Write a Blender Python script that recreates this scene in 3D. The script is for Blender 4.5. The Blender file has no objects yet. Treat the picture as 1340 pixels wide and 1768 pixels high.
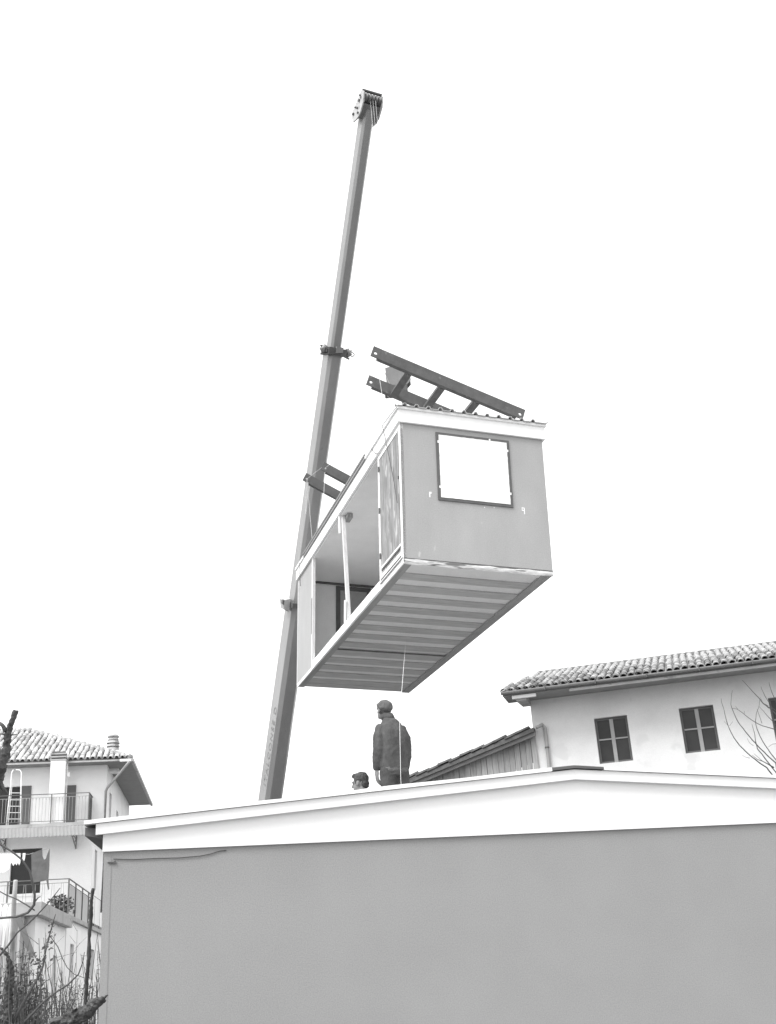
import bpy, math, random
from mathutils import Vector as V, Matrix, Euler
import mathutils.noise as mnoise
random.seed(7)
S = bpy.context.scene
COL = S.collection
R = math.radians

# ------------------------------------------------------------------ camera
FPX, CX, CY, PW, PH = 1946.26, 670.0, 884.0, 1340.0, 1768.0      # photo pixels
CAM = V((0, 0, 1.6))
_p, _r = R(22.749), R(-3.765)
_F = V((0, math.cos(_p), math.sin(_p))); _U = V((0, -math.sin(_p), math.cos(_p))); _X = V((1, 0, 0))
_RX = _X * math.cos(_r) + _U * math.sin(_r); _UP = _U * math.cos(_r) - _X * math.sin(_r)
cam = bpy.data.cameras.new('camera'); cam_o = bpy.data.objects.new('camera', cam); COL.objects.link(cam_o)
cam.sensor_fit = 'VERTICAL'; cam.sensor_height = 36.0; cam.sensor_width = 36.0 * PW / PH
cam.lens = FPX / PH * 36.0; cam.clip_start = 0.1; cam.clip_end = 3000
m = Matrix((_RX, _UP, -_F)).transposed().to_4x4(); m.translation = CAM
cam_o.matrix_world = m
S.camera = cam_o

# ------------------------------------------------------------------ world, sun, exposure
SUN_EL, SUN_AZ = R(54), R(-130)          # azimuth measured from +Y towards +X: left, a little behind the camera
w = bpy.data.worlds.new('World'); S.world = w; w.use_nodes = True
nt = w.node_tree; nt.nodes.clear()
sky = nt.nodes.new('ShaderNodeTexSky'); sky.sky_type = 'NISHITA'; sky.sun_disc = False
sky.sun_elevation = SUN_EL; sky.sun_rotation = SUN_AZ; sky.dust_density = 6.0; sky.air_density = 1.0; sky.ozone_density = 1.0
bw = nt.nodes.new('ShaderNodeRGBToBW'); bg = nt.nodes.new('ShaderNodeBackground'); wo = nt.nodes.new('ShaderNodeOutputWorld')
mx = nt.nodes.new('ShaderNodeMix'); mx.data_type = 'FLOAT'; mx.inputs[0].default_value = 0.75   # cloud cover evens the sky out
mx.inputs[3].default_value = 9.0
nt.links.new(sky.outputs[0], bw.inputs[0]); nt.links.new(bw.outputs[0], mx.inputs[2]); nt.links.new(mx.outputs[0], bg.inputs[0])
bg.inputs[1].default_value = 0.105
nt.links.new(bg.outputs[0], wo.inputs[0])
sl = bpy.data.lights.new('sun', 'SUN'); sl.energy = 1.5; sl.angle = R(30); sl.color = (1, 1, 1)
so = bpy.data.objects.new('sun', sl); COL.objects.link(so)
sd = V((math.sin(SUN_AZ) * math.cos(SUN_EL), math.cos(SUN_AZ) * math.cos(SUN_EL), math.sin(SUN_EL)))
so.rotation_euler = sd.to_track_quat('Z', 'Y').to_euler()
S.render.engine = 'CYCLES'
S.view_settings.view_transform = 'Standard'; S.view_settings.look = 'None'
S.view_settings.exposure = 1.05; S.view_settings.gamma = 1.0; S.view_settings.use_curve_mapping = False
S.cycles.max_bounces = 6; S.cycles.diffuse_bounces = 4

# ------------------------------------------------------------------ pixel helpers
def ray(x, y): return _F + _RX * ((x - CX) / FPX) + _UP * ((CY - y) / FPX)
def at_depth(x, y, d): return CAM + ray(x, y) * d
def at_z(x, y, z):
    d = ray(x, y); return CAM + d * ((z - CAM.z) / d.z)
def at_plane(x, y, p0, n):
    d = ray(x, y); return CAM + d * ((p0 - CAM).dot(n) / d.dot(n))

# ------------------------------------------------------------------ materials (all neutral: the photograph is black and white)
MATS = {}
def gm(name, v, var=0.12, scale=3.0, rough=0.85, bump=0.0, bscale=40.0, stretch=(1, 1, 1), metal=0.0, rnd=0.0, spot=None, spec=0.3, detail=6.0, fine=(0.05, 70.0)):
    if name in MATS: return MATS[name]
    mt = bpy.data.materials.new(name); mt.use_nodes = True; t = mt.node_tree; N = t.nodes; L = t.links
    b = N['Principled BSDF']; b.inputs['Roughness'].default_value = rough; b.inputs['Metallic'].default_value = metal
    b.inputs['Specular IOR Level'].default_value = spec
    tc = N.new('ShaderNodeTexCoord'); mp = N.new('ShaderNodeMapping'); mp.inputs['Scale'].default_value = stretch
    L.new(tc.outputs['Object'], mp.inputs[0])
    nz = N.new('ShaderNodeTexNoise'); nz.inputs['Scale'].default_value = scale; nz.inputs['Detail'].default_value = detail; nz.inputs['Roughness'].default_value = 0.6
    L.new(mp.outputs[0], nz.inputs['Vector'])
    mr = N.new('ShaderNodeMapRange'); mr.inputs[1].default_value = 0.25; mr.inputs[2].default_value = 0.75
    mr.inputs[3].default_value = v * (1 - var); mr.inputs[4].default_value = v * (1 + var)
    L.new(nz.outputs[0], mr.inputs[0])
    nf = N.new('ShaderNodeTexNoise'); nf.inputs['Scale'].default_value = fine[1]; nf.inputs['Detail'].default_value = 2
    L.new(tc.outputs['Object'], nf.inputs['Vector'])
    mf = N.new('ShaderNodeMapRange'); mf.inputs[1].default_value = 0.3; mf.inputs[2].default_value = 0.7; mf.inputs[3].default_value = 1 - fine[0]; mf.inputs[4].default_value = 1 + fine[0]
    L.new(nf.outputs[0], mf.inputs[0]); mq = N.new('ShaderNodeMath'); mq.operation = 'MULTIPLY'; L.new(mr.outputs[0], mq.inputs[0]); L.new(mf.outputs[0], mq.inputs[1])
    out = mq.outputs[0]
    if rnd:
        oi = N.new('ShaderNodeObjectInfo'); m2 = N.new('ShaderNodeMapRange')
        m2.inputs[3].default_value = 1 - rnd; m2.inputs[4].default_value = 1 + rnd
        L.new(oi.outputs['Random'], m2.inputs[0])
        mu = N.new('ShaderNodeMath'); mu.operation = 'MULTIPLY'; L.new(out, mu.inputs[0]); L.new(m2.outputs[0], mu.inputs[1]); out = mu.outputs[0]
    if spot:                       # (value, scale, threshold): marks with a shape of their own
        n2 = N.new('ShaderNodeTexNoise'); n2.inputs['Scale'].default_value = spot[1]; n2.inputs['Detail'].default_value = 3
        L.new(mp.outputs[0], n2.inputs['Vector'])
        m3 = N.new('ShaderNodeMapRange'); m3.inputs[1].default_value = spot[2]; m3.inputs[2].default_value = spot[2] + 0.06
        L.new(n2.outputs[0], m3.inputs[0])
        mm = N.new('ShaderNodeMix'); mm.data_type = 'FLOAT'; L.new(m3.outputs[0], mm.inputs[0]); L.new(out, mm.inputs[2]); mm.inputs[3].default_value = spot[0]
        out = mm.outputs[0]
    L.new(out, b.inputs['Base Color'])
    if bump:
        n4 = N.new('ShaderNodeTexNoise'); n4.inputs['Scale'].default_value = bscale; n4.inputs['Detail'].default_value = 4
        L.new(mp.outputs[0], n4.inputs['Vector'])
        bu = N.new('ShaderNodeBump'); bu.inputs['Strength'].default_value = bump; bu.inputs['Distance'].default_value = 0.02
        L.new(n4.outputs[0], bu.inputs['Height']); L.new(bu.outputs[0], b.inputs['Normal'])
    MATS[name] = mt; return mt

M_PANEL = gm('grey_panel', 0.325, 0.05, 1.2, 0.9, 0.25, 220, spec=0.15, fine=(.10, 110))
M_PANEL2 = gm('grey_cabin_panel', 0.385, 0.09, 1.5, 0.9, 0.2, 150, (1, 1, .35), spec=0.15, spot=(0.50, 6.0, 0.69), fine=(.09, 60))
M_WHITE = gm('white_paint', 0.88, 0.025, 2.0, 0.75, 0.05, 60, fine=(.008, 70))
M_WHITE2 = gm('white_trim', 0.85, 0.04, 4.0, 0.7, 0.05, 60, fine=(.01, 70))
M_WSHEET = gm('white_sheet', 0.88, 0.02, 3.0, 0.8)
M_CEIL = gm('cabin_lining', 0.86, 0.05, 2.0, 0.9, 0.1, 120)
M_PLY = gm('plywood', 0.25, 0.45, 2.2, 0.85, 0.1, 40, (4, 4, .9), spot=(0.46, 2.4, 0.60))
M_DARK = gm('dark_trim', 0.12, 0.15, 5.0, 0.7)
M_JOIST = gm('floor_board_wood', 0.45, 0.22, 2.0, 0.85, 0.15, 30, (1, 9, 9), spot=(0.13, 3.2, 0.71))
M_FLOORP = gm('pale_floor_panel', 0.72, 0.06, 3.0, 0.9)
M_BEAM = gm('floor_beam_wood', 0.33, 0.2, 2.0, 0.85, 0.1, 30, (9, 1, 9))
M_TIMBER = gm('pale_timber', 0.66, 0.15, 4.0, 0.85, 0.1, 30, (8, 8, 1))
M_FOIL = gm('crumpled_foil', 0.55, 0.3, 14.0, 0.4, 0.2, 30, (.6, 1, 5), spec=0.5, spot=(0.13, 3.0, 0.53))
M_SHEET = gm('roof_sheet', 0.42, 0.12, 4.0, 0.6, 0.05)
M_STEEL = gm('dark_steel', 0.095, 0.3, 5.0, 0.6, 0.1, 60, spec=0.4, spot=(0.16, 7, 0.66))
M_BOOM = gm('crane_paint', 0.205, 0.12, 2.5, 0.24, 0.02, 20, (1, 1, .4), spot=(0.17, 5, 0.68), spec=0.9)
M_HEAD = gm('crane_head_paint', 0.44, 0.2, 5, 0.6, 0.05, 20, spot=(0.25, 7, 0.64))
M_GREASE = gm('sheave_steel', 0.16, 0.3, 9, 0.5)
M_ROPE = gm('pale_rope', 0.8, 0.08, 20, 0.9)
M_WIRE = gm('black_wire', 0.10, 0.1, 20, 0.8)
M_LETTER = gm('faded_lettering', 0.20, 0.3, 9, 0.8)
M_PLASTER = gm('old_white_plaster', 0.74, 0.10, 0.7, 0.95, 0.25, 60, spot=(0.68, 1.3, 0.62), spec=0.1)
M_PLASTER2 = gm('white_plaster', 0.88, 0.07, 0.9, 0.95, 0.15, 60, spec=0.1)
M_TILE = gm('roof_tile', 0.44, 0.30, 9.0, 0.95, 0.2, 40, rnd=0.36, spec=0.1)
M_TILE2 = gm('grey_roof_tile', 0.24, 0.40, 7.0, 0.95, 0.2, 40, rnd=0.50, spec=0.1)
M_TILEB = gm('tile_bed', 0.24, 0.3, 5.0, 0.95)
M_SOFFIT = gm('soffit_wood', 0.27, 0.12, 3.0, 0.9, 0.1, 30)
M_GUTTER = gm('gutter_zinc', 0.20, 0.15, 3.0, 0.6)
M_GLASS = gm('window_glass', 0.05, 0.2, 1.5, 0.3, spec=0.2)
M_FRAME = gm('window_frame_paint', 0.36, 0.1, 4.0, 0.8)
M_SHUT = gm('shutter_paint', 0.14, 0.12, 3.0, 0.8, 0.2, 3, (1, 1, 14))
M_CONC = gm('concrete', 0.42, 0.18, 2.0, 0.95, 0.3, 30, spot=(0.28, 2.2, 0.62))
M_IRON = gm('railing_iron', 0.14, 0.15, 6.0, 0.7)
M_IRONL = gm('railing_pale_iron', 0.36, 0.15, 6.0, 0.7)
M_PLANK = gm('weathered_plank', 0.34, 0.32, 3.0, 0.95, 0.3, 30, (9, 9, .6), rnd=0.18)
M_OLDTILE = gm('mossy_tile', 0.10, 0.4, 6.0, 0.95, 0.4, 20, rnd=0.2)
M_BARK = gm('bark', 0.11, 0.65, 8.0, 0.95, 0.8, 30, (1, 1, .4), spec=0.1)
M_LOG = gm('split_bark', 0.085, 0.8, 14.0, 0.95, 1.0, 45, spec=0.1)
M_TWIG = gm('twig_bark', 0.12, 0.3, 10, 0.95, spec=0.1)
M_LEAF = gm('dull_leaf', 0.16, 0.4, 8, 0.8, rnd=0.3)
M_GROUND = gm('pale_gravel', 0.15, 0.25, 0.6, 0.95, 0.5, 12)
M_SKIN = gm('skin', 0.20, 0.12, 12, 0.7)
M_HAIR = gm('dark_hair', 0.05, 0.3, 40, 0.7, 0.4, 60)
M_JACKET = gm('jacket_cloth', 0.082, 0.35, 9, 0.95, 1.0, 13, (1, 1, .28), spec=0.1)
M_TROUS = gm('trouser_cloth', 0.07, 0.2, 9, 0.95, 0.4, 22, spec=0.1)
M_CAP = gm('wool_cap', 0.12, 0.2, 30, 0.95, 0.5, 80, spec=0.1)
M_LAUND = gm('dark_laundry', 0.13, 0.2, 5, 0.95, 0.2, 12)
M_CORR = gm('corrugated_awning', 0.26, 0.1, 3, 0.8)
M_SCREEN = gm('pale_corrugated_sheet', 0.5, 0.1, 3, 0.8)
M_TYRE = gm('tyre_rubber', 0.06, 0.2, 9, 0.9)
M_PAPER = gm('white_label', 0.88, 0.02, 9, 0.9)

# ------------------------------------------------------------------ mesh builder
class MB:
    def __init__(s): s.v = []; s.f = []
    def add(s, vs, fs):
        o = len(s.v); s.v += [V(p) for p in vs]; s.f += [tuple(i + o for i in f) for f in fs]; return s
    def box(s, a, b):
        x0, y0, z0 = a; x1, y1, z1 = b
        x0, x1 = min(x0, x1), max(x0, x1); y0, y1 = min(y0, y1), max(y0, y1); z0, z1 = min(z0, z1), max(z0, z1)
        return s.add([(x0, y0, z0), (x1, y0, z0), (x1, y1, z0), (x0, y1, z0), (x0, y0, z1), (x1, y0, z1), (x1, y1, z1), (x0, y1, z1)],
                     [(3, 2, 1, 0), (4, 5, 6, 7), (0, 1, 5, 4), (1, 2, 6, 5), (2, 3, 7, 6), (3, 0, 4, 7)])
    def prism(s, poly, ext):          # poly: 3-D points, ext: vector
        n = len(poly); e = V(ext); P = [V(p) for p in poly]
        nrm = V((0, 0, 0))
        for i in range(n): nrm += P[i].cross(P[(i + 1) % n])
        if nrm.dot(e) > 0: P = P[::-1]
        vs = P + [p + e for p in P]
        return s.add(vs, [tuple(range(n)), tuple(range(2 * n - 1, n - 1, -1))] + [((i + 1) % n, i, i + n, (i + 1) % n + n) for i in range(n)])
    def tube(s, pts, r, n=6, cap=True):
        P = [V(p) for p in pts]; k = len(P)
        if not isinstance(r, (list, tuple)): r = [r] * k
        rings = []
        t0 = (P[1] - P[0]).normalized(); ref = V((0, 0, 1)) if abs(t0.z) < .9 else V((1, 0, 0))
        for i in range(k):
            t = (P[min(i + 1, k - 1)] - P[max(i - 1, 0)]).normalized()
            a = t.cross(ref); a = a.normalized() if a.length > 1e-4 else t.orthogonal().normalized()
            b = t.cross(a).normalized(); ref = -b.cross(t).cross(t) if False else ref
            rings.append([P[i] + (a * math.cos(2 * math.pi * j / n) + b * math.sin(2 * math.pi * j / n)) * r[i] for j in range(n)])
        vs = [p for q in rings for p in q]; fs = []
        for i in range(k - 1):
            for j in range(n):
                fs.append((i * n + j, i * n + (j + 1) % n, (i + 1) * n + (j + 1) % n, (i + 1) * n + j))
        if cap: fs += [tuple(range(n - 1, -1, -1)), tuple((k - 1) * n + j for j in range(n))]
        return s.add(vs, fs)
    def bar(s, a, b, wx, wz, up=(0, 0, 1)):   # rectangular bar a->b
        a, b = V(a), V(b); t = (b - a).normalized(); u = V(up)
        x = t.cross(u)
        if x.length < 1e-4: x = t.cross(V((1, 0, 0)))
        x.normalize(); z = x.cross(t)
        q = [a + x * (sx * wx / 2) + z * (sz * wz / 2) for sx, sz in ((-1, -1), (1, -1), (1, 1), (-1, 1))]
        return s.prism(q, b - a)
    def ell(s, c, rad, rot=None, nu=12, nv=8):
        c = V(c); vs = []; fs = []; rm = rot or Matrix.Identity(3)
        for i in range(nv + 1):
            th = math.pi * i / nv
            for j in range(nu):
                ph = 2 * math.pi * j / nu
                vs.append(c + rm @ V((rad[0] * math.sin(th) * math.cos(ph), rad[1] * math.sin(th) * math.sin(ph), rad[2] * math.cos(th))))
        for i in range(nv):
            for j in range(nu): fs.append((i * nu + j, (i + 1) * nu + j, (i + 1) * nu + (j + 1) % nu, i * nu + (j + 1) % nu))
        return s.add(vs, fs)
    def loft(s, rings):               # rings: list of (center, rx, ry) with z-up ellipses, capped
        n = 16; vs = []; fs = []
        for c, rx, ry, rz in rings:
            for j in range(n):
                a = 2 * math.pi * j / n; x, y = rx * math.cos(a), ry * math.sin(a)
                vs.append(V(c) + V((x * math.cos(rz) - y * math.sin(rz), x * math.sin(rz) + y * math.cos(rz), 0)))
        k = len(rings)
        for i in range(k - 1):
            for j in range(n): fs.append((i * n + j, i * n + (j + 1) % n, (i + 1) * n + (j + 1) % n, (i + 1) * n + j))
        fs += [tuple(range(n - 1, -1, -1)), tuple((k - 1) * n + j for j in range(n))]
        return s.add(vs, fs)
    def mesh(s, name):
        me = bpy.data.meshes.new(name); me.from_pydata([tuple(p) for p in s.v], [], s.f); me.update(); return me
    def build(s, name, mat, parent=None, smooth=False, bevel=0.0):
        me = s.mesh(name); me.materials.append(mat)
        if smooth: me.polygons.foreach_set('use_smooth', [True] * len(me.polygons))
        o = bpy.data.objects.new(name, me); COL.objects.link(o)
        if parent: o.parent = parent
        if bevel:
            b = o.modifiers.new('bevel', 'BEVEL'); b.width = bevel; b.segments = 2; b.limit_method = 'ANGLE'
        return o

def link(name, me, parent, mat=None):
    o = bpy.data.objects.new(name, me); COL.objects.link(o); o.parent = parent; return o
def tag(o, label, cat, group=None):
    o['label'] = label; o['category'] = cat
    if group: o['group'] = group
    return o
def thing(name, loc, label, cat, rz=0.0, group=None, mat=None):
    o = bpy.data.objects.new(name, None); COL.objects.link(o); o.empty_display_size = 0.2
    if mat is not None: o.matrix_world = mat
    else: o.location = loc; o.rotation_euler = (0, 0, rz)
    return tag(o, label, cat, group)
def box(name, a, b, mat, parent, bevel=0.0): return MB().box(a, b).build(name, mat, parent, bevel=bevel)

# ------------------------------------------------------------------ ground
g = MB().add([(-900, -300, 0), (900, -300, 0), (900, 1500, 0), (-900, 1500, 0)], [(0, 1, 2, 3)]).build('ground', M_GROUND)
g['kind'] = 'structure'

# ================================================================== near prefab building (gable towards the camera)
ZE = 2.7
A0 = at_z(180, 1470, ZE); B0 = at_z(1340, 1420, ZE)
PYAW = math.atan2(B0.y - A0.y, B0.x - A0.x)
NB = thing('prefab_building', (A0.x, A0.y, 0), 'long grey-walled prefab building with white gable and shallow roof in the foreground', 'building', PYAW)
HW = 3.88; BW = 2 * HW; BL = 8.2
RZ0, RS = 2.877, 0.0755                       # roof underside at the wall line and slope
def rz(x): return RZ0 + RS * (HW - abs(x - HW))
wall = MB()
wall.box((0, 0, 0), (BW, 0.10, ZE)).box((0, BL - .1, 0), (BW, BL, ZE)).box((0, .1, 0), (.1, BL - .1, ZE)).box((BW - .1, .1, 0), (BW, BL - .1, ZE))
wo_ = wall.build('wall', M_PANEL, NB)
# panel corner seam strip and small bracket near the upper left corner
MB().box((0.056, -0.002, 0.05), (0.060, 0.0, ZE - .03)).build('seam', M_SOFFIT, wo_)
MB().tube([(0.03, -.008, 2.615), (0.075, -.010, 2.612)], .006, 6).tube([(0.085, -.002, 2.612), (0.085, -.018, 2.612)], .011, 8).build('cable_clip', M_DARK, NB)
gab = MB().prism([(-.012, -.022, ZE - .004), (BW + .012, -.022, ZE - .004), (BW + .012, -.022, rz(0)), (HW, -.022, rz(HW)), (-.012, -.022, rz(0))], (0, .12, 0))
gab.build('gable_panel', M_WHITE, NB)
MB().prism([(0, BL - .1, ZE), (BW, BL - .1, ZE), (BW, BL - .1, rz(0)), (HW, BL - .1, rz(HW)), (0, BL - .1, rz(0))], (0, .1, 0)).build('rear_gable_panel', M_WHITE, NB)
# drip strip (slightly wavy lower lip of the white panel)
OV = 0.10
def rake(x0, x1, y0, y1, za, zb, name, mat, n=16, wob=0.0):
    mb = MB(); xs = [x0 + (x1 - x0) * i / n for i in range(n + 1)]
    vs = []; fs = []
    for i, x in enumerate(xs):
        z = RZ0 + RS * (HW - abs(x - HW)); d = wob * mnoise.noise(V((x * 1.3, 0.3, 4.4)))
        for (yy, zz) in ((y0, z + za), (y1, z + za), (y1, z + zb + d), (y0, z + zb + d)): vs.append((x, yy, zz))
    for i in range(n):
        a, b = 4 * i, 4 * i + 4
        for j in range(4): fs.append((a + j, b + j, b + (j + 1) % 4, a + (j + 1) % 4))
    fs += [(3, 2, 1, 0), (4 * n, 4 * n + 1, 4 * n + 2, 4 * n + 3)]
    mb.add(vs, fs); return mb.build(name, mat, NB)
rake(-.065, HW, -.072, -.023, -.052, .030, 'rake_board', M_WHITE2)
rake(HW + .001, BW + .065, -.072, -.023, -.052, .030, 'rake_board', M_WHITE2)
rake(-.155, HW - .20, -.092, -.02, .034, .060, 'rake_flashing', M_WHITE, 24, .010)
rake(HW + .26, BW + .155, -.092, -.02, .034, .060, 'rake_flashing', M_WHITE, 24, .010)
rake(HW - .198, HW + .258, -.094, .3, .038, .060, 'ridge_cap', M_DARK, 12, .006)
for (x0, x1, nm) in ((-.155, HW, 0), (HW + .001, BW + .155, 1)):
    mb = MB()
    za, zb = RZ0 + RS * (HW - abs(x0 - HW)), RZ0 + RS * (HW - abs(x1 - HW))
    e0, e1_ = (x0 + .155 if nm == 0 else x0), (x1 if nm == 0 else x1 - .155)
    ea, eb = RZ0 + RS * (HW - abs(e0 - HW)), RZ0 + RS * (HW - abs(e1_ - HW))
    lo = [V((x0, -.018, za)), V((x1, -.018, zb)), V((e1_, 1.7, eb)), V((e1_, BL + .12, eb)), V((e0, BL + .12, ea)), V((e0, 1.7, ea))]
    mb.prism([p + V((0, 0, .034)) for p in lo], (0, 0, .022))
    mb.build('roof_slope', M_SHEET, NB)
for sg, xw in ((-1, 0.0), (1, BW)):            # short boxed eave ends
    MB().prism([(xw + sg * .15, -.02, 2.82), (xw + sg * .02, -.02, 2.80), (xw + sg * .02, 1.6, 2.80), (xw + sg * .035, 1.6, 2.82)], (0, 0, .065)).build('boxed_eave', M_DARK, NB)
for x in (.2, 2.6, 5.2, 7.56): pass
# the thin wire that runs along the top of the wall
def wall_pt(x, y, off):                      # photo pixel -> local point on the front wall plane
    n = V((-math.sin(PYAW), math.cos(PYAW), 0)); P = at_plane(x, y, A0 - n * off, n)
    q = P - V((A0.x, A0.y, 0)); c, s_ = math.cos(-PYAW), math.sin(-PYAW)
    return V((q.x * c - q.y * s_, q.x * s_ + q.y * c, q.z))
MB().tube([wall_pt(x, y, .008) for x, y in ((196, 1483), (230, 1484), (270, 1482), (310, 1481), (345, 1478), (365, 1474), (380, 1469), (391, 1468))], .0035, 5).build('wire', M_WIRE, NB)
# tarred felt scraps lying on the rake
fb = MB()
for (x, y, rx) in ((372, 1391, .05), (388, 1389, .055)):
    q = wall_pt(x, y, .06); fb.ell((q.x, .03, rz(q.x) + .062), (rx, .05, .03), None, 10, 6)
tag(fb.build('felt_scrap', M_CONC, None), 'small pale lump of felt lying on the left roof edge of the prefab', 'scrap')
bpy.data.objects['felt_scrap'].matrix_world = Matrix.Translation((A0.x, A0.y, 0)) @ Matrix.Rotation(PYAW, 4, 'Z')

# ================================================================== hoisted cabin
CM = Matrix.Translation((0.1996, 16.917, 7.837)) @ (Matrix.Rotation(R(18.079), 4, 'Z') @ Matrix.Rotation(R(2.422), 4, 'Y'))
W, L, H = 2.597, 7.92, 2.5
CB = thing('hoisted_cabin', None, 'long prefab cabin hanging in the air from the crane, open left side', 'cabin', mat=CM)
WT = .06
# end wall facing the camera, with window opening
ew = MB(); x0, x1, z0, z1 = .63, 1.955, 1.13, 2.38
ew.box((0.001, 0, .0), (W, WT, z0)).box((0.001, 0, z1), (W, WT, H)).box((0.001, 0, z0), (x0, WT, z1)).box((x1, 0, z0), (W, WT, z1))
ewo = ew.build('end_wall', M_PANEL2, CB)
wf = MB(); t = .05
wf.box((x0 - .005, -.02, z0 - .005), (x1 + .005, WT, z0 + t)).box((x0 - .005, -.02, z1 - t), (x1 + .005, WT, z1 + .005))
wf.box((x0 - .005, -.021, z0 + t), (x0 + t, WT, z1 - t)).box((x1 - t, -.021, z0 + t), (x1 + .005, WT, z1 - t))
wfo = wf.build('window_frame', M_DARK, CB)
# white sheet closing the window, slightly ragged edge, a few tabs over the frame
sh = MB(); n = 40; pts = []
ix0, ix1, iz0, iz1 = x0 + t - .006, x1 - t + .006, z0 + t - .006, z1 - t + .006
def ragged(a, b, k, ph):
    return [V((a[0] + (b[0] - a[0]) * i / k, -.026, a[1] + (b[1] - a[1]) * i / k)) + V((mnoise.noise(V((i * .7, ph, 0))) * .006, 0, mnoise.noise(V((ph, i * .7, 3))) * .006)) for i in range(k)]
pts = ragged((ix0, iz0), (ix1, iz0), 24, 1) + ragged((ix1, iz0), (ix1, iz1), 24, 2) + ragged((ix1, iz1), (ix0, iz1), 24, 3) + ragged((ix0, iz1), (ix0, iz0), 24, 4)
sh.prism(pts, (0, .004, 0)); sh.build('window_sheet', M_WSHEET, CB)
for (x, z) in ((ix0 - .012, 2.2), (ix0 - .012, 1.36), (ix1 + .008, 2.18), (ix1 + .012, 1.37), (1.6, iz1 + .01)):
    MB().box((x - .014, -.03, z - .022), (x + .014, -.0265, z + .022)).build('tape_tab', M_PAPER, wfo)
# white marks left on the end wall
lab = MB()
lab.box((.475, -.003, 1.16), (.493, 0, 1.26)).box((.493, -.003, 1.225), (.515, 0, 1.26)); lab.build('paint_mark', M_PAPER, ewo)
lab = MB(); lab.box((2.155, -.003, 1.03), (2.172, 0, 1.15)); lab.box((2.118, -.003, 1.09), (2.155, 0, 1.105)).box((2.118, -.003, 1.105), (2.130, 0, 1.14)).box((2.118, -.003, 1.138), (2.155, 0, 1.152)); lab.build('paint_mark', M_PAPER, ewo)
for (x, z) in ((1.44, 1.07), (1.61, 1.085)): MB().box((x, -.003, z), (x + .012, 0, z + .02)).build('paint_mark', M_PAPER, ewo)
# other walls and lining
box('side_wall', (W - WT, WT, 0), (W, L, H), M_PANEL2, CB)
fw = MB().box((WT, L - WT, 0), (W - WT, L, H)); fw.build('rear_wall', M_CEIL, CB)
box('ceiling', (.005, WT, H - .04), (W - WT, L - WT, H - .002), M_CEIL, CB)
# cornice and framed door on the inside of the far end wall
def cab(x, y, v):                              # pixel -> cabin local point on the plane v = const
    n = (CM.to_3x3() @ V((0, 1, 0))); P = at_plane(x, y, CM @ V((0, v, 0)), n); return CM.inverted() @ P
def cabu(x, y, u):
    n = (CM.to_3x3() @ V((1, 0, 0))); P = at_plane(x, y, CM @ V((u, 0, 0)), n); return CM.inverted() @ P
box('cornice', (WT, L - WT - .03, H - .09), (W - WT, L - WT, H - .04), M_DARK, CB)
vi = L - WT
d1 = cab(580, 1012, vi); d2 = cab(640, 1018, vi)
dx0, dx1, dz1 = d1.x, d2.x, d1.z
dr = MB(); dr.box((dx0, vi - .03, .12), (dx0 + .10, vi, dz1)).box((dx1 - .10, vi - .03, .12), (dx1, vi, dz1)).box((dx0 + .10, vi - .03, dz1 - .10), (dx1 - .10, vi, dz1))
dro = dr.build('inner_door_frame', M_DARK, CB)
box('inner_door', (dx0 + .10, vi - .02, .12), (dx1 - .10, vi, dz1 - .10), M_PANEL2, CB)
MB().ell((dx0 + .13, vi - .04, 1.15), (.025, .025, .025), None, 8, 6).build('knob', M_PAPER, dro)
# near door panel on the open side
dn = MB(); DV = 1.33
dn.box((-.008, 0, -.0), (.05, .085, H)).box((-.008, DV - .07, .02), (.05, DV, H)).box((-.006, .085, H - .11), (.05, DV - .07, H)).box((-.006, .085, .04), (.05, DV - .07, .20))
dno = dn.build('door_frame', M_WHITE2, CB)
box('door', (.004, .085, .20), (.045, DV - .07, H - .11), M_PLY, CB)
MB().box((-.010, .095, .30), (.004, .115, 2.33)).box((-.010, .16, .265), (.004, DV - .12, .285)).build('door_groove', M_DARK, CB)
MB().box((-.012, .1, .30), (.004, DV - .12, .335)).build('door_sill_strip', M_WHITE2, CB)
MB().box((-.014, .02, .045), (-.006, DV - .03, .07)).box((-.014, .1, .105), (-.006, DV - .06, .125)).build('threshold_groove', M_DARK, CB)
for z in (2.15, 1.35, .5): MB().box((-.022, DV - .085, z), (-.006, DV - .05, z + .1)).build('hinge', M_DARK, dno)
for z in (1.5,): MB().box((-.02, .12, z), (-.004, .14, z + .05)).build('latch', M_DARK, dno)
# far side panel
PV = 6.42
box('side_panel', (.0, PV + .09, .03), (.05, L - .04, H), M_PANEL2, CB)
spo = box('panel_post', (-.012, PV, .0), (.05, PV + .09, H), M_TIMBER, CB); box('panel_post', (-.012, L - .04, .0), (.05, L, H), M_TIMBER, CB)
MB().box((-.018, PV + .055, .75), (-.011, PV + .08, 1.55)).build('slot', M_DARK, spo)
# prop in the opening
pp = MB(); pa = cabu(601, 1070, .03); pb = cabu(591, 884, .03)
pp.bar((.05, pa.y, .10), (.05, pb.y, H - .06), .075, .065, (1, 0, 0)); ppo = pp.build('prop', M_TIMBER, CB)
MB().bar((-.015, pa.y + .05, .10), (-.015, pa.y + .03, .55), .06, .03, (1, 0, 0)).build('splint', M_WHITE2, ppo)
MB().bar((-.02, pb.y + .06, H - .04), (-.02, pb.y + .02, H - .42), .05, .025, (1, 0, 0)).build('splint', M_WHITE2, ppo)
MB().box((.09, pb.y - .18, H - .14), (.20, pb.y + .08, H - .045)).build('prop_block', M_BEAM, ppo)
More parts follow.
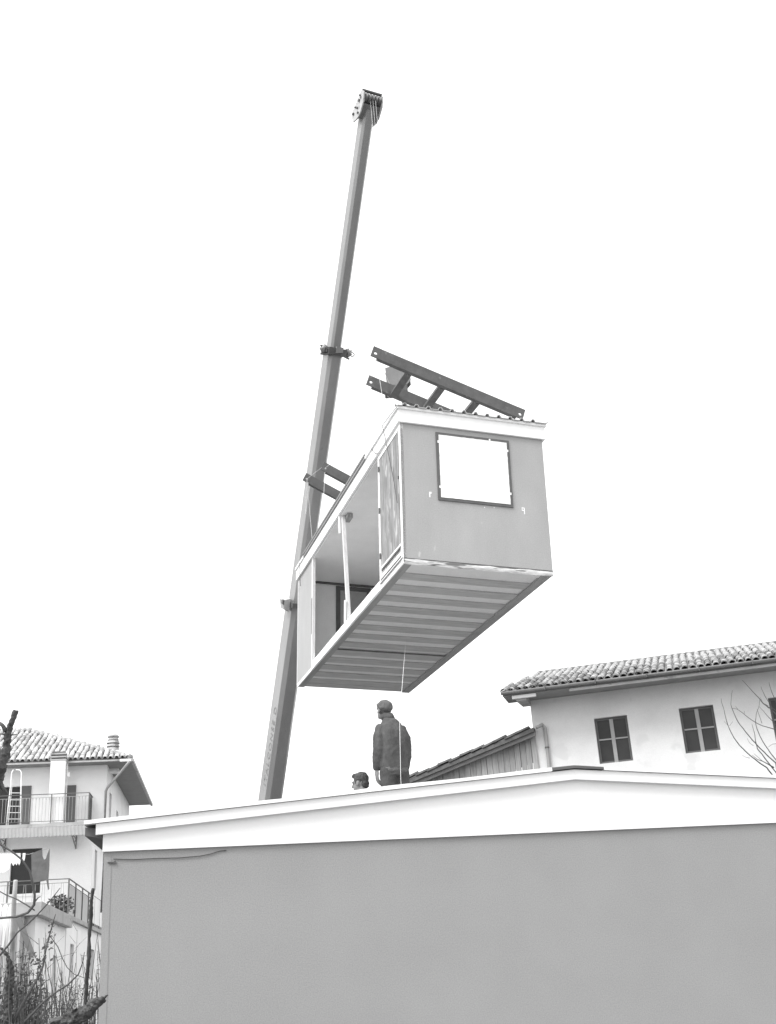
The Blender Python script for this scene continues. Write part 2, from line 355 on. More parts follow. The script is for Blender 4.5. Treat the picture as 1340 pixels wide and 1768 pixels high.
# floor: perimeter beams, pale panels and cross boards below
box('floor', (.03, WT, .006), (W - WT, L - WT, .11), M_FLOORP, CB)
box('floor_beam', (.02, .002, -.030), (.155, L - .002, .005), M_BEAM, CB)
box('floor_beam', (W - .17, .002, -.030), (W - .002, L - .002, .005), M_BEAM, CB)
jm = {}
for k in range(15):
    v0 = .53 + .562 * k - .02 * (k > 8); wd = .285 if k < 8 else .34
    if k == 14: v0, wd = L - .30, .29
    if v0 + wd > L: continue
    key = round(wd, 3)
    zo = -.006 * (k % 2)
    o = box('floor_board', (.157, v0, -.012 + zo), (W - .172, v0 + wd, .005), M_JOIST, CB)
box('floor_board', (.157, .03, -.014), (W - .172, .20, .005), M_FLOORP, CB)
box('floor_joint', (.157, 4.915, -.030), (W - .172, 4.945, -.010), M_DARK, CB)
# white sill of the opening, a little uneven
sw = MB(); nn = 30; vs = []; fs = []
for i in range(nn + 1):
    v = DV + .004 + (PV - DV - .008) * i / nn; d = .012 * mnoise.noise(V((v * 1.9, 0, 0)))
    vs += [(-.02, v, -.05 + d), (-.02, v, .115 + d * .5), (.06, v, .118), (.018, v, -.05)]
for i in range(nn):
    a, b = 4 * i, 4 * i + 4
    for j in range(4): fs.append((a + j, a + (j + 1) % 4, b + (j + 1) % 4, b + j))
fs += [(0, 3, 2, 1)[::-1], (4 * nn, 4 * nn + 1, 4 * nn + 2, 4 * nn + 3)]
sw.add(vs, fs).build('sill', M_WHITE, CB)
box('lower_edge', (-.004, PV + .02, -.04), (.018, L, .028), M_WHITE2, CB)
box('lower_edge', (-.004, .01, -.04), (.018, DV, .018), M_WHITE2, CB)
# crumpled foil strip under the end wall
fo = MB(); nn = 60; vs = []; fs = []
for i in range(nn + 1):
    x = .01 + (W - .02) * i / nn
    for j in range(4):
        z = -.058 + .030 * j; vs.append((x, -.010 - .012 * mnoise.noise(V((x * 5, j * 1.7, 2))) - .010 * math.sin(j * 1.2), z + .012 * mnoise.noise(V((x * 3, j, 9)))))
for i in range(nn):
    for j in range(3): fs.append((i * 4 + j, (i + 1) * 4 + j, (i + 1) * 4 + j + 1, i * 4 + j + 1))
fo.add(vs, fs).build('foil_strip', M_FOIL, CB, smooth=True)
box('base_shadow_strip', (.0, -.006, .034), (W, .0, .050), M_DARK, CB)  # solid dark-coloured strip stands in for the shadow line above the foil
# fascia and mouldings
fz0, fz1 = H - .012, H + .225
box('fascia', (-.045, -.045, fz0), (W + .05, -.005, fz1), M_WHITE, CB)
box('fascia', (-.045, -.004, fz0), (-.002, L + .06, fz1), M_WHITE, CB)
box('fascia', (W + .005, -.004, fz0), (W + .05, L + .06, fz1), M_WHITE, CB)
box('fascia', (-.001, L + .005, fz0), (W + .004, L + .06, fz1), M_WHITE, CB)
box('moulding', (-.07, -.075, fz1 + .001), (W + .07, -.02, fz1 + .045), M_WHITE2, CB)
box('moulding', (-.075, -.019, fz1 + .001), (-.02, 1.95, fz1 + .05), M_WHITE2, CB)
box('side_gutter', (-.075, 1.96, fz1 + .001), (-.02, 7.1, fz1 + .055), M_SOFFIT, CB)
box('side_gutter_lip', (-.085, 1.96, fz1 + .057), (-.015, 7.1, fz1 + .105), M_GUTTER, CB)
box('moulding', (-.075, 7.11, fz1 + .001), (-.02, L + .05, fz1 + .05), M_WHITE2, CB)
box('wall_plate', (.0, -.002, H + .0), (W, L, H + .2), M_TIMBER, CB)
# ribbed roof sheet
prof = []; zb = fz1 + .05; x = -.06
prof.append((x, zb)); sp_ = .2135
for k in range(12):
    xc = .06 + sp_ * k
    prof += [(xc - .045, zb), (xc - .022, zb + .045), (xc + .022, zb + .045), (xc + .045, zb)]
prof += [(W + .05, zb + .004), (W + .10, zb + .045)]
rp = MB(); vs = []; fs = []; n = len(prof)
nv_ = 8
for i in range(nv_ + 1):
    v = -.11 + (L + .25) * i / nv_
    for (xx, zz) in prof: vs.append((xx, v, zz + .008 * mnoise.noise(V((xx * 3, v, 0)))))
for i in range(nv_):
    for j in range(n - 1): fs.append((i * n + j, i * n + j + 1, (i + 1) * n + j + 1, (i + 1) * n + j))
o = rp.add(vs, fs).build('roof_sheet', M_SHEET, CB); sm = o.modifiers.new('thick', 'SOLIDIFY'); sm.thickness = .012
# wire hanging over the door
def onl(x, y, u=-.05): return cabu(x, y, u)
MB().tube([onl(687, 700, -.09), onl(672, 719, -.09), onl(660, 735, -.09), onl(664, 752, -.06), onl(672, 790, -.04), onl(680, 830, -.03), onl(686, 868, -.03)], .006, 5).build('wire', M_WIRE, CB)
MB().tube([onl(640, 772, -.06), onl(643, 778, -.06), onl(648, 783, -.055), onl(652, 783, -.05)], .005, 5).build('wire', M_WIRE, CB)
MB().tube([onl(517, 972, -.09), onl(517, 985, -.09), onl(518, 998, -.06), onl(519, 1012, -.03)], .006, 5).build('wire', M_WIRE, CB)

# ================================================================== lifting frames on the slings
CMi = CM.inverted()
def channel(p, q, hgt, fl, up):               # C-shaped steel beam from p to q, web towards -y
    mb = MB(); p, q, up = V(p), V(q), V(up).normalized(); t = (q - p).normalized(); y = up.cross(t).normalized(); th = .016
    sec = [(-fl / 2, -hgt / 2), (fl / 2, -hgt / 2), (fl / 2, -hgt / 2 + th), (-fl / 2 + th, -hgt / 2 + th), (-fl / 2 + th, hgt / 2 - th), (fl / 2, hgt / 2 - th), (fl / 2, hgt / 2), (-fl / 2, hgt / 2)]
    mb.prism([p + y * a + up * b for a, b in sec], q - p); return mb
def lift_frame(name, label, LA, LB, tiltA, ln, hgt, ncross):
    o = thing(name, None, label, 'lifting frame', group='steel lifting frames above the cabin', mat=CM @ Matrix.Translation(V(LA)))
    LA, LB = V(LA), V(LB)
    d = V((math.cos(tiltA), 0, -math.sin(tiltA))); up = V((math.sin(tiltA), 0, math.cos(tiltA)))
    ends = []
    for P in (V((0, 0, 0)), LB - LA):
        # pointed lug with an eye at the left end, then the channel
        b = channel(P + d * .06, P + d * (ln - .06), hgt, .09, up).build('channel_beam', M_STEEL, o)
        y = V((0, 1, 0))
        for e, sgn in ((P, -1), (P + d * ln, 1)):
            hc = e + d * (sgn * -.015) - up * (hgt * .10) - y * .036; k = 16; vs = []; fs = []
            for yy in (-.011, .011):
                for i in range(k):
                    a = 2 * math.pi * i / k; vs.append(hc + y * yy + (d * math.cos(a) + up * math.sin(a)) * .030)
                for i in range(k):
                    a = 2 * math.pi * i / k; cx2, sy2 = math.cos(a), math.sin(a); m2 = max(abs(cx2), abs(sy2))
                    vs.append(hc + y * yy + d * (cx2 / m2 * .075) + up * (hgt * .10 + sy2 / m2 * hgt * .5 - (hgt * .10 * 0)))
            for i in range(k):
                j = (i + 1) % k
                fs += [(i, j, k + j, k + i), (2 * k + i, 3 * k + i, 3 * k + j, 2 * k + j), (k + i, k + j, 3 * k + j, 3 * k + i), (i, 2 * k + i, 2 * k + j, j)]
            MB().add(vs, fs).build('lifting_eye', M_STEEL, b)
            ends.append(hc)
    for s_ in ncross:
        a_ = d * (ln * s_) + V((0, .03, 0)) - up * .02; b_ = (LB - LA) - d * ((LB - LA).x / d.x) + d * (ln * s_) + V((0, -.03, 0)) - up * .02; b_.z = a_.z + (LB - LA).z
        MB().bar(a_, b_, .13, .10, up).build('cross_bar', M_STEEL, o)
        MB().box((a_.x - .03, a_.y + .04, a_.z - .08), (a_.x + .03, a_.y + .1, a_.z + .06)).build('gusset', M_STEEL, o)
    return o, [CM @ (LA + e) for e in ends]
F1, E1 = lift_frame('spreader', 'dark steel ladder-like lifting frame over the near end of the hoisted cabin', (-.275, .5, 4.10), (-.06, 1.56, 4.14), R(17.6), 2.86, .215, (.245, .475, .715))
F2, E2 = lift_frame('spreader', 'dark steel lifting frame over the far end of the hoisted cabin', (.0, 5.4, 4.17), (-.20, 6.3, 4.30), R(25), 2.86, .205, (.36, .60, .85))
# ------------------------------------------------ crane
TIP = at_depth(634, 196, 26.9); LOW = at_depth(468.5, 1375, 27.6)
bx_ = (TIP - LOW).normalized(); BASE = LOW - bx_ * ((LOW.z - 2.3) / bx_.z)
hp = V((bx_.x, bx_.y, 0)).normalized()
CR = thing('mobile_crane', (BASE.x, BASE.y, 0), 'telescopic crane with tall pale box boom rising behind the prefab building', 'crane')
side = V((hp.y, -hp.x, 0))                    # horizontal, across the boom
if side.x > 0: side = -side                   # left as seen from the camera
und = bx_.cross(side); und = und if und.z < 0 else -und        # underside normal
def boom_pt(t): return BASE + bx_ * t - V((BASE.x, BASE.y, 0))
TL = (TIP - BASE).length
def param(px, py):                             # boom parameter nearest to a pixel
    best = min(range(0, 2001), key=lambda i: abs(proj_y(BASE + bx_ * (TL * i / 2000)) - py)); return TL * best / 2000
def proj_y(P):
    q = P - CAM; return CY - FPX * q.dot(_UP) / q.dot(_F)
def section(t0, t1, w, h, name, mat, off=0.0):
    ch = .20
    sec = [(-w / 2, -h / 2), (w / 2, -h / 2), (w / 2, h / 2 - h * ch), (w / 2 - w * ch, h / 2), (-w / 2 + w * ch, h / 2), (-w / 2, h / 2 - h * ch)]
    mb = MB(); mb.prism([boom_pt(t0) + side * a + und * b for a, b in sec], bx_ * (t1 - t0)); return mb.build(name, mat, CR, bevel=.012)
t_c1 = param(0, 607); t_c2 = param(0, 1040); t_head = param(0, 203)
SEC = [(0, t_c2, .44, .60), (t_c2 - .3, t_c1, .355, .48), (t_c1 - .3, t_head + .2, .275, .36)]
for (a, b, w_, h_) in SEC: section(a, b, w_, h_, 'boom_section', M_BOOM)
def collar(t, w_, h_, th, name):
    mb = MB(); c = boom_pt(t)
    for (a0, a1, b0, b1) in ((-w_ / 2 - .05, w_ / 2 + .05, h_ / 2, h_ / 2 + .05), (-w_ / 2 - .05, w_ / 2 + .05, -h_ / 2 - .05, -h_ / 2), (-w_ / 2 - .05, -w_ / 2, -h_ / 2, h_ / 2), (w_ / 2, w_ / 2 + .05, -h_ / 2, h_ / 2)):
        mb.prism([c + side * a + und * b for a, b in ((a0, b0), (a1, b0), (a1, b1), (a0, b1))], bx_ * th)
    return mb.build(name, M_STEEL, CR)
c1 = collar(t_c1 - .1, .355, .48, .17, 'boom_collar')
c2 = collar(t_c2 - .1, .44, .60, .12, 'boom_collar')
cc = boom_pt(t_c1)
for sg in (1, -1):                            # rounded guide shoes of the upper collar
    MB().tube([cc + side * (sg * .27) + und * .10 - bx_ * .10, cc + side * (sg * .34) + und * .14, cc + side * (sg * .27) + und * .16 + bx_ * .10], [.05, .085, .05], 10).build('guide_shoe', M_BOOM, c1, True)
    MB().tube([cc + side * (sg * .2) + und * .25, cc + side * (sg * .40) + und * .12 + bx_ * .08], .022, 6).build('guide_arm', M_STEEL, c1)
    MB().tube([cc + side * (sg * .2) + und * .25 - bx_ * .1, cc + side * (sg * .37) + und * .12 - bx_ * .12], .022, 6).build('guide_arm', M_STEEL, c1)
ringp = [cc - side * .43 + und * .12 + (side * math.cos(a) * .06 + bx_ * math.sin(a) * .045) - side * .0 for a in [i * math.pi / 6 for i in range(13)]]
MB().tube(ringp, .012, 5).build('shackle', M_STEEL, c1)
MB().prism([cc + und * .26 + side * a + bx_ * b for a, b in ((-.12, -.02), (.06, -.06), (.06, .10), (-.12, .10))], und * .06).build('collar_plate', M_BOOM, c1)
c2p = boom_pt(t_c2)
MB().prism([c2p + side * a + bx_ * b + und * -.1 for a, b in ((.30, -.22), (.40, -.18), (.46, .04), (.28, .10), (.27, -.22))], und * .28).build('rope_bracket', M_HEAD, c2)
MB().prism([c2p + side * a + bx_ * b + und * .1 for a, b in ((.44, -.06), (.475, -.04), (.475, .05), (.44, .06))], und * .1).build('bracket_bolt', M_STEEL, c2)
# lettering on the left face of the base section
def text_on(parent, s, origin, xdir, updir, size, mat, name):
    cu = bpy.data.curves.new(name, 'FONT'); cu.body = s; cu.size = size; cu.extrude = .0015; cu.space_character = 1.25
    to = bpy.data.objects.new(name, cu); COL.objects.link(to)
    dg = bpy.context.evaluated_depsgraph_get(); me = bpy.data.meshes.new_from_object(to.evaluated_get(dg))
    bpy.data.objects.remove(to); me.materials.clear(); me.materials.append(mat)
    o = bpy.data.objects.new(name, me); COL.objects.link(o); o.parent = parent
    x, u = V(xdir).normalized(), V(updir).normalized(); z = x.cross(u)
    mt = Matrix((x, u, z)).transposed().to_4x4(); mt.translation = origin; o.matrix_basis = mt; return o
tl = param(0, 1357)
text_on(CR, 'ITALCONSE D', boom_pt(tl) + side * (.44 / 2 + .003) + und * .12, bx_, -und if bx_.cross(-und).dot(side) > 0 else und, .26, M_LETTER, 'lettering')
# boom head
hd = boom_pt(t_head)
def hp_(a, b, c): return hd + side * a + und * (b * .85) + bx_ * (c * .66)
for sg in (1, -1):
    pl = [(-.24, -.25), (-.44, .02), (-.40, .34), (-.20, .62), (.02, .98), (.16, 1.04), (.30, .92), (.38, .45), (.26, .05), (.10, -.18)]
    th = .03
    vs = [hp_(sg * .225, b * .95, c * .82) for b, c in pl]
    o = MB().prism(vs, side * (sg * th)).build('head_cheek', M_HEAD, CR)
    for (b, c, r) in ((-.28, .12, .05), (-.02, .30, .04), (.06, .60, .05), (.08, .82, .035), (-.18, .38, .03), (.1, .05, .04)):
        k = [hp_(sg * (.225 + th + .002), b * .95 + r * math.cos(i * math.pi / 5), c * .82 + r * math.sin(i * math.pi / 5)) for i in range(10)]
        MB().prism(k, side * (sg * .03)).build('pin', M_STEEL, o)
for k in range(5):                             # sheaves
    x = -.17 + .085 * k; pr_ = []
    mb = MB(); n = 22
    for (xx, r) in ((x - .03, .20), (x - .012, .17), (x + .012, .17), (x + .03, .20)):
        pass
    vs = []; fs = []
    prof_ = [(x - .032, .03), (x - .032, .20), (x - .010, .165), (x + .010, .165), (x + .032, .20), (x + .032, .03)]
    for (xx, r) in prof_:
        for i in range(n): a = 2 * math.pi * i / n; vs.append(hp_(xx, .14 + r * math.cos(a), .58 + r * math.sin(a)))
    q = len(prof_)
    for j in range(q - 1):
        for i in range(n): fs.append((j * n + i, j * n + (i + 1) % n, (j + 1) * n + (i + 1) % n, (j + 1) * n + i))
    fs += [tuple(range(n)), tuple((q - 1) * n + i for i in range(n))]
    mb.add(vs, fs).build('sheave', M_GREASE, CR, False)
MB().tube([hp_(-.25, .16, .84), hp_(.25, .16, .84)], .035, 8).build('head_bar', M_STEEL, CR)
MB().tube([hp_(-.27, .14, .58), hp_(.27, .14, .58)], .03, 8).build('sheave_pin', M_STEEL, CR)
MB().prism([hp_(-.21, .10, -.12), hp_(.21, .10, -.12), hp_(.21, .27, .36), hp_(-.21, .27, .36)], -und * .05).build('head_plate', M_GREASE, CR)
MB().prism([hp_(-.22, -.26, .0), hp_(.22, -.26, .0), hp_(.22, -.18, .55), hp_(-.22, -.18, .55)], und * .05).build('head_plate', M_GREASE, CR)
# carrier and superstructure behind the prefab building
cz = V((0, 0, 0)); cx_ = hp; cy_ = side
def cbox(a0, a1, b0, b1, z0, z1, name, mat, bev=.04):
    return MB().prism([cx_ * a + cy_ * b + V((0, 0, z0)) for a, b in ((a0, b0), (a1, b0), (a1, b1), (a0, b1))], (0, 0, z1 - z0)).build(name, mat, CR, bevel=bev)
cbox(-5.0, 3.5, -1.2, 1.2, .75, 1.25, 'chassis', M_STEEL)
cbox(-2.2, 1.2, -.95, .95, 1.26, 1.65, 'turntable', M_STEEL)
cbox(-2.4, -.35, -1.1, 1.1, 1.66, 2.5, 'counterweight', M_BOOM)
cbox(-.3, 1.3, .45, 1.2, 1.66, 3.0, 'cab', M_BOOM)
cbox(-.3, .3, -.34, -.28, 1.66, 2.6, 'boom_foot', M_STEEL); cbox(-.3, .3, .28, .34, 1.66, 2.6, 'boom_foot', M_STEEL)
for a in (-4.2, -2.9, 1.3, 2.6):
    for b in (-1.05, 1.05):
        w_ = MB().tube([cx_ * a + cy_ * (b - .15) + V((0, 0, .5)), cx_ * a + cy_ * (b + .15) + V((0, 0, .5))], .5, 20).build('wheel', M_TYRE, CR)
        MB().tube([cx_ * a + cy_ * (b - .17) + V((0, 0, .5)), cx_ * a + cy_ * (b + .17) + V((0, 0, .5))], .25, 14).build('rim', M_BOOM, w_)
# ------------------------------------------------ hook block, hoist rope and slings
HB = at_depth(688, 660, 23.6)
HBc = V((HB.x, HB.y, HB.z))
HK = thing('hook_block', HBc, 'crane hook block with pale cheek plates just above the near lifting frame', 'hook block')
for sg in (-1, 1):
    pl = [(-.26, .30), (.24, .42), (.26, -.02), (.10, -.20), (-.12, -.20), (-.24, -.05)]
    MB().prism([(x, sg * .09, z) for x, z in pl], (0, .02 * sg, 0)).build('cheek_plate', M_GUTTER if sg < 0 else M_STEEL, HK)
for k in (-1, 0, 1):
    MB().tube([(-.0, k * .05 - .018, .10), (-.0, k * .05 + .018, .10)], .20, 18).build('sheave', M_GREASE, HK)
MB().box((-.30, -.14, -.30), (.18, .14, -.12)).build('weight', M_STEEL, HK, bevel=.02)
MB().tube([(.0, 0, -.28), (.0, 0, -.40)], .045, 8).build('swivel', M_STEEL, HK)
hk = [(.0, 0, -.40)] + [(.0 + .10 * math.sin(a) + .0, 0, -.50 + .10 * math.cos(a)) for a in [i * math.pi / 7 for i in range(1, 11)]]
MB().tube(hk, [.045, .045, .05, .055, .055, .055, .05, .045, .04, .03, .015], 8).build('hook', M_STEEL, HK, True)
top = BASE + bx_ * t_head + und * .27 + bx_ * .33
ro = MB()
for k, dx in enumerate((-.06, 0, .06)): ro.tube([top + V((dx, 0, 0)), HBc + V((dx, 0, .2))], .0035, 5)
tag(ro.build('hoist_rope', M_ROPE), 'thin pale hoist rope running from the crane head down to the hook block', 'rope')
hookp = HBc + V((.0, 0, -.58))
nm = ('near left corner', 'near right corner')
for E_, lb in ((E1, 'near'), (E2, 'far')):
    for i, e in enumerate(E_):
        q = MB().tube([hookp, hookp.lerp(e, .5), e], .0025, 5).build('lifting_sling', M_ROPE)
        tag(q, 'thin pale sling from hook to %s %s end of %s lifting frame' % (('front', 'front', 'rear', 'rear')[i], ('left', 'right', 'left', 'right')[i], lb), 'sling', 'slings between hook and lifting frames')
# sling down from each frame to the cabin roof edge
for E_, vv, lb in ((E1, (.6, 1.6), 'near'), (E2, (5.4, 6.3), 'far')):
    for i, e in enumerate(E_):
        p = CM @ V((-.05 if i in (0, 2) else W + .05, vv[i // 2], H + .27))
        q = MB().tube([e, e.lerp(p, .5), p], .004, 5).build('cabin_sling', M_ROPE)
        tag(q, 'short sling from %s %s end of %s lifting frame to roof' % (('front', 'front', 'rear', 'rear')[i], ('left', 'right', 'left', 'right')[i], lb), 'sling', 'slings between frames and cabin')
e = E2[2]
lp = [e, e + V((-.01, 0, -.25)), e + V((-.03, 0, -.55)), e + V((-.05, .0, -.85)), e + V((.0, -.02, -.5)), e + V((.02, -.02, -.1))]
tag(MB().tube(lp, .016, 6).build('rope_loop', M_CONC), 'loop of slack rope hanging from the left end of the far lifting frame', 'rope')
# ------------------------------------------------ tag line
ta = at_plane(700.5, 1108, CM @ V((0, 0, -.03)), CM.to_3x3() @ V((0, 0, 1))); tb = at_depth(692, 1345, 13.3); tm = at_depth(690, 1240, 13.7)
tend = V((tb.x, tb.y, 3.235))
tag(MB().tube([ta, tm, tb, tend], .0026, 6).build('tag_line', M_ROPE), 'thin white tag line hanging from the cabin past the standing man', 'rope')

# ================================================================== people
def finish(o, voxel, smooth=4, disp=0.0, dscale=.12, seed=0):
    r = o.modifiers.new('fuse', 'REMESH'); r.mode = 'VOXEL'; r.voxel_size = voxel; r.use_smooth_shade = True
    if smooth: s_ = o.modifiers.new('smooth', 'SMOOTH'); s_.factor = .5; s_.iterations = smooth
    if disp:
        tx = bpy.data.textures.new('fold', 'CLOUDS'); tx.noise_scale = dscale; tx.noise_depth = 2
        d = o.modifiers.new('folds', 'DISPLACE'); d.texture = tx; d.strength = disp; d.mid_level = .5; d.texture_coords = 'LOCAL'
    return o
def limb(mb, pts, rad, n=12):
    mb.tube(pts, rad, n)
    for p, r in zip(pts, rad): mb.ell(p, (r, r, r), None, n, 8)
def head(mb, c, yaw, pitch, s=1.0):
    rm = Matrix.Rotation(yaw, 3, 'Z') @ Matrix.Rotation(pitch, 3, 'X')
    c = V(c); P = lambda x, y, z: c + rm @ V((x * s, y * s, z * s))
    mb.ell(P(0, -.012, .025), (.074 * s, .094 * s, .092 * s), rm, 16, 12)
    mb.ell(P(0, .022, -.045), (.058 * s, .068 * s, .072 * s), rm, 14, 10)
    mb.ell(P(0, .075, -.088), (.024 * s, .022 * s, .020 * s), rm, 10, 8)         # chin
    mb.tube([P(0, .088, .012), P(0, .112, -.030)], [.010 * s, .017 * s], 8); mb.ell(P(0, .106, -.032), (.017 * s, .017 * s, .013 * s), rm, 8, 6)   # nose
    mb.ell(P(0, .090, -.062), (.024 * s, .010 * s, .008 * s), rm, 10, 6)        # lips
    for sg in (-1, 1):
        mb.ell(P(sg * .033, .078, .022), (.024 * s, .016 * s, .008 * s), rm, 10, 6)   # brow
        mb.ell(P(sg * .032, .080, .004), (.013 * s, .010 * s, .009 * s), rm, 10, 6)   # eye
        mb.ell(P(sg * .078, -.005, -.012), (.010 * s, .022 * s, .034 * s), rm, 10, 8)  # ear
    return rm, P
def hand(mb, wrist, d, side_, palm, curl=.6):
    d = V(d).normalized(); s_ = V(side_).normalized(); n = V(palm).normalized(); w0 = V(wrist)
    rm = Matrix((s_, n, d)).transposed()
    mb.ell(w0 + d * .05, (.040, .018, .055), rm, 12, 8)
    for k, (off, ln) in enumerate(((-.030, .075), (-.010, .085), (.010, .080), (.029, .062))):
        a = w0 + d * .085 + s_ * off; b = a + d * (ln * .5) + n * .012 * curl; c = b + d * (ln * .38) + n * .03 * curl; e = c + d * (ln * .2) + n * .03 * curl
        limb(mb, [a, b, c, e], [.0095, .0090, .0082, .0070], 8)
    a = w0 + d * .03 - s_ * .032; b = a - s_ * .026 + d * .028 + n * .012; c = b + d * .032 + n * .014
    limb(mb, [a, b, c], [.012, .011, .009], 8)

# --- man standing on the roof, seen from behind
MD = 13.95
mh = at_depth(659, 1204, MD); nrm = V((-math.sin(PYAW), math.cos(PYAW), 0)); dloc = V((math.cos(PYAW), math.sin(PYAW), 0))
sx = (V((mh.x, mh.y, 0)) - V((A0.x, A0.y, 0))).dot(dloc)
RZM = rz(sx) + .058
MH = mh.z - RZM
MAN = thing('person', (mh.x + .10, mh.y, RZM), 'man in dark jacket and round cap standing on the roof with his back turned', 'person', R(30), 'men on the roof')
k = MH / 1.70
MAN.scale = (k, k, k)
b = MB()
rm1, P1 = head(b, (-.02, .135, 1.565), R(8), R(12))
b.tube([(0, .01, 1.34), (0, .10, 1.50)], [.068, .060], 12)
b.loft([((0, 0, .80), .15, .11, 0), ((0, .0, .95), .15, .11, 0), ((0, .01, 1.12), .155, .11, 0), ((0, .02, 1.26), .16, .105, 0), ((0, .03, 1.35), .12, .085, 0), ((0, .04, 1.41), .06, .06, 0)])
ARM = {-1: [V((-.155, .02, 1.315)), V((-.205, -.01, 1.06)), V((-.195, .07, .83))], 1: [V((.150, .03, 1.315)), V((.190, .0, 1.06)), V((.185, .06, .83))]}
for sg in (-1, 1):
    limb(b, [(sg * .09, 0, .86), (sg * .10, .01, .48), (sg * .105, -.02, .09)], [.085, .058, .040])
    b.ell((sg * .11, .05, .045), (.045, .125, .045), None, 12, 8)
    limb(b, ARM[sg], [.050, .043, .030])
    hand(b, ARM[sg][2], V((-.02 * sg, .14, -1)), V((0, 1, .1)) * -1, V((-sg, .1, 0)), .7)
finish(b.build('body', M_SKIN, MAN, True), .0075, 2)
j = MB()
j.loft([((0, .0, .80), .165, .130, 0), ((0, 0, .84), .182, .145, 0), ((0, -.005, .93), .185, .150, 0), ((0, -.012, 1.05), .188, .152, 0), ((0, -.012, 1.17), .188, .150, 0), ((0, .0, 1.27), .180, .138, 0), ((0, .015, 1.34), .150, .115, 0), ((0, .035, 1.40), .105, .095, 0), ((0, .06, 1.445), .080, .082, 0)])
for sg in (-1, 1):
    A3 = ARM[sg]; limb(j, [A3[0] + V((0, -.005, -.01)), A3[0].lerp(A3[1], .45) + V((sg * .010, -.012, 0)), A3[1], A3[1].lerp(A3[2], .5), A3[2] + V((0, 0, .03))], [.062, .070, .066, .060, .052])
jo = finish(j.build('jacket', M_JACKET, MAN, True), .011, 3, .024, .085)
MB().loft([((0, .062, 1.43), .084, .086, 0), ((0, .085, 1.480), .080, .084, 0), ((0, .098, 1.512), .070, .074, 0)]).build('collar', M_JACKET, jo, True)
MB().loft([((0, .0, .775), .168, .126, 0), ((0, 0, .80), .176, .134, 0), ((0, 0, .835), .178, .138, 0)]).build('waistband', M_CAP, jo, True)
tr = MB(); tr.loft([((0, 0, .74), .160, .13, 0), ((0, 0, .84), .160, .125, 0), ((0, 0, .96), .145, .115, 0)])
for sg in (-1, 1): limb(tr, [(sg * .085, 0, .80), (sg * .10, .01, .48), (sg * .105, -.015, .13)], [.105, .080, .070])
finish(tr.build('trousers', M_TROUS, MAN, True), .012, 3, .02, .08)
for sg in (-1, 1): MB().ell((sg * .11, .045, .05), (.052, .14, .055), None, 12, 8).build('boot', M_HAIR, MAN, True)
hb = MB(); hb.ell(P1(0, -.022, .010), (.079, .090, .082), rm1, 16, 12); hb.ell(P1(0, -.058, -.045), (.060, .044, .05), rm1, 12, 8); hb.build('hair', M_HAIR, MAN, True)
cp = MB(); cp.ell(P1(0, -.018, .045), (.092, .108, .082), rm1, 18, 12); cp.ell(P1(0, -.030, .030), (.090, .100, .060), rm1, 18, 10); cp.ell(P1(0, .055, .060), (.070, .050, .03), rm1, 16, 8)
finish(cp.build('cap', M_CAP, MAN, True), .008, 3, .016, .04)

# --- second man crouching beside him, only the head shows over the roof edge
M2D = 13.7
m2 = at_depth(621, 1334, M2D); sx2 = (V((m2.x, m2.y, 0)) - V((A0.x, A0.y, 0))).dot(dloc); rz2 = rz(sx2) + .058
hh = m2.z - rz2
MAN2 = thing('person', (m2.x, m2.y, rz2), 'dark-haired man crouching on the roof, only his head above the roof edge', 'person', R(62), 'men on the roof')
b = MB()
hz_ = hh - .125
rm2, P2 = head(b, (0, .0, hz_), R(0), R(-4))
b.tube([(0, -.05, hz_ - .20), (0, -.015, hz_ - .06)], [.066, .058], 12)
b.loft([((0, -.16, .20), .16, .12, 0), ((0, -.15, .34), .165, .12, 0), ((0, -.10, hz_ - .35), .175, .115, 0), ((0, -.06, hz_ - .21), .16, .10, 0), ((0, -.04, hz_ - .15), .07, .06, 0)])
for sg in (-1, 1):
    limb(b, [(sg * .10, -.14, .22), (sg * .16, .22, .38), (sg * .14, .05, .08)], [.085, .058, .042])
    b.ell((sg * .14, .12, .045), (.045, .125, .045), None, 12, 8)
    limb(b, [(sg * .18, -.07, hz_ - .23), (sg * .22, .06, hz_ - .46), (sg * .15, .27, hz_ - .48)], [.055, .043, .030])
    hand(b, (sg * .15, .27, hz_ - .48), (-sg * .1, 1, -.1), (sg * -1, 0, 0), (0, 0, -1), .7)
finish(b.build('body', M_SKIN, MAN2, True), .0075, 2)
j = MB(); j.loft([((0, -.16, .22), .185, .15, 0), ((0, -.15, .36), .19, .15, 0), ((0, -.10, hz_ - .34), .20, .145, 0), ((0, -.06, hz_ - .22), .18, .12, 0), ((0, -.04, hz_ - .165), .09, .085, 0)])
for sg in (-1, 1): limb(j, [(sg * .165, -.07, hz_ - .235), (sg * .22, .05, hz_ - .45), (sg * .155, .24, hz_ - .48)], [.075, .066, .05])
finish(j.build('jacket', M_CONC, MAN2, True), .012, 3, .02, .07)
tr = MB(); tr.ell((0, -.15, .22), (.18, .15, .13), None, 14, 8)
for sg in (-1, 1): limb(tr, [(sg * .10, -.13, .22), (sg * .16, .21, .38), (sg * .14, .06, .13)], [.105, .078, .068])
finish(tr.build('trousers', M_TROUS, MAN2, True), .012, 3)
hr = MB(); hr.ell(P2(0, -.022, .045), (.084, .096, .086), rm2, 16, 12); hr.ell(P2(0, .045, .092), (.062, .055, .034), rm2, 12, 8); hr.ell(P2(0, -.07, -.02), (.064, .045, .06), rm2, 12, 8)
for sg in (-1, 1): hr.ell(P2(sg * .070, .015, .02), (.016, .020, .04), rm2, 10, 8)
finish(hr.build('hair', M_HAIR, MAN2, True), .007, 2, .02, .03)

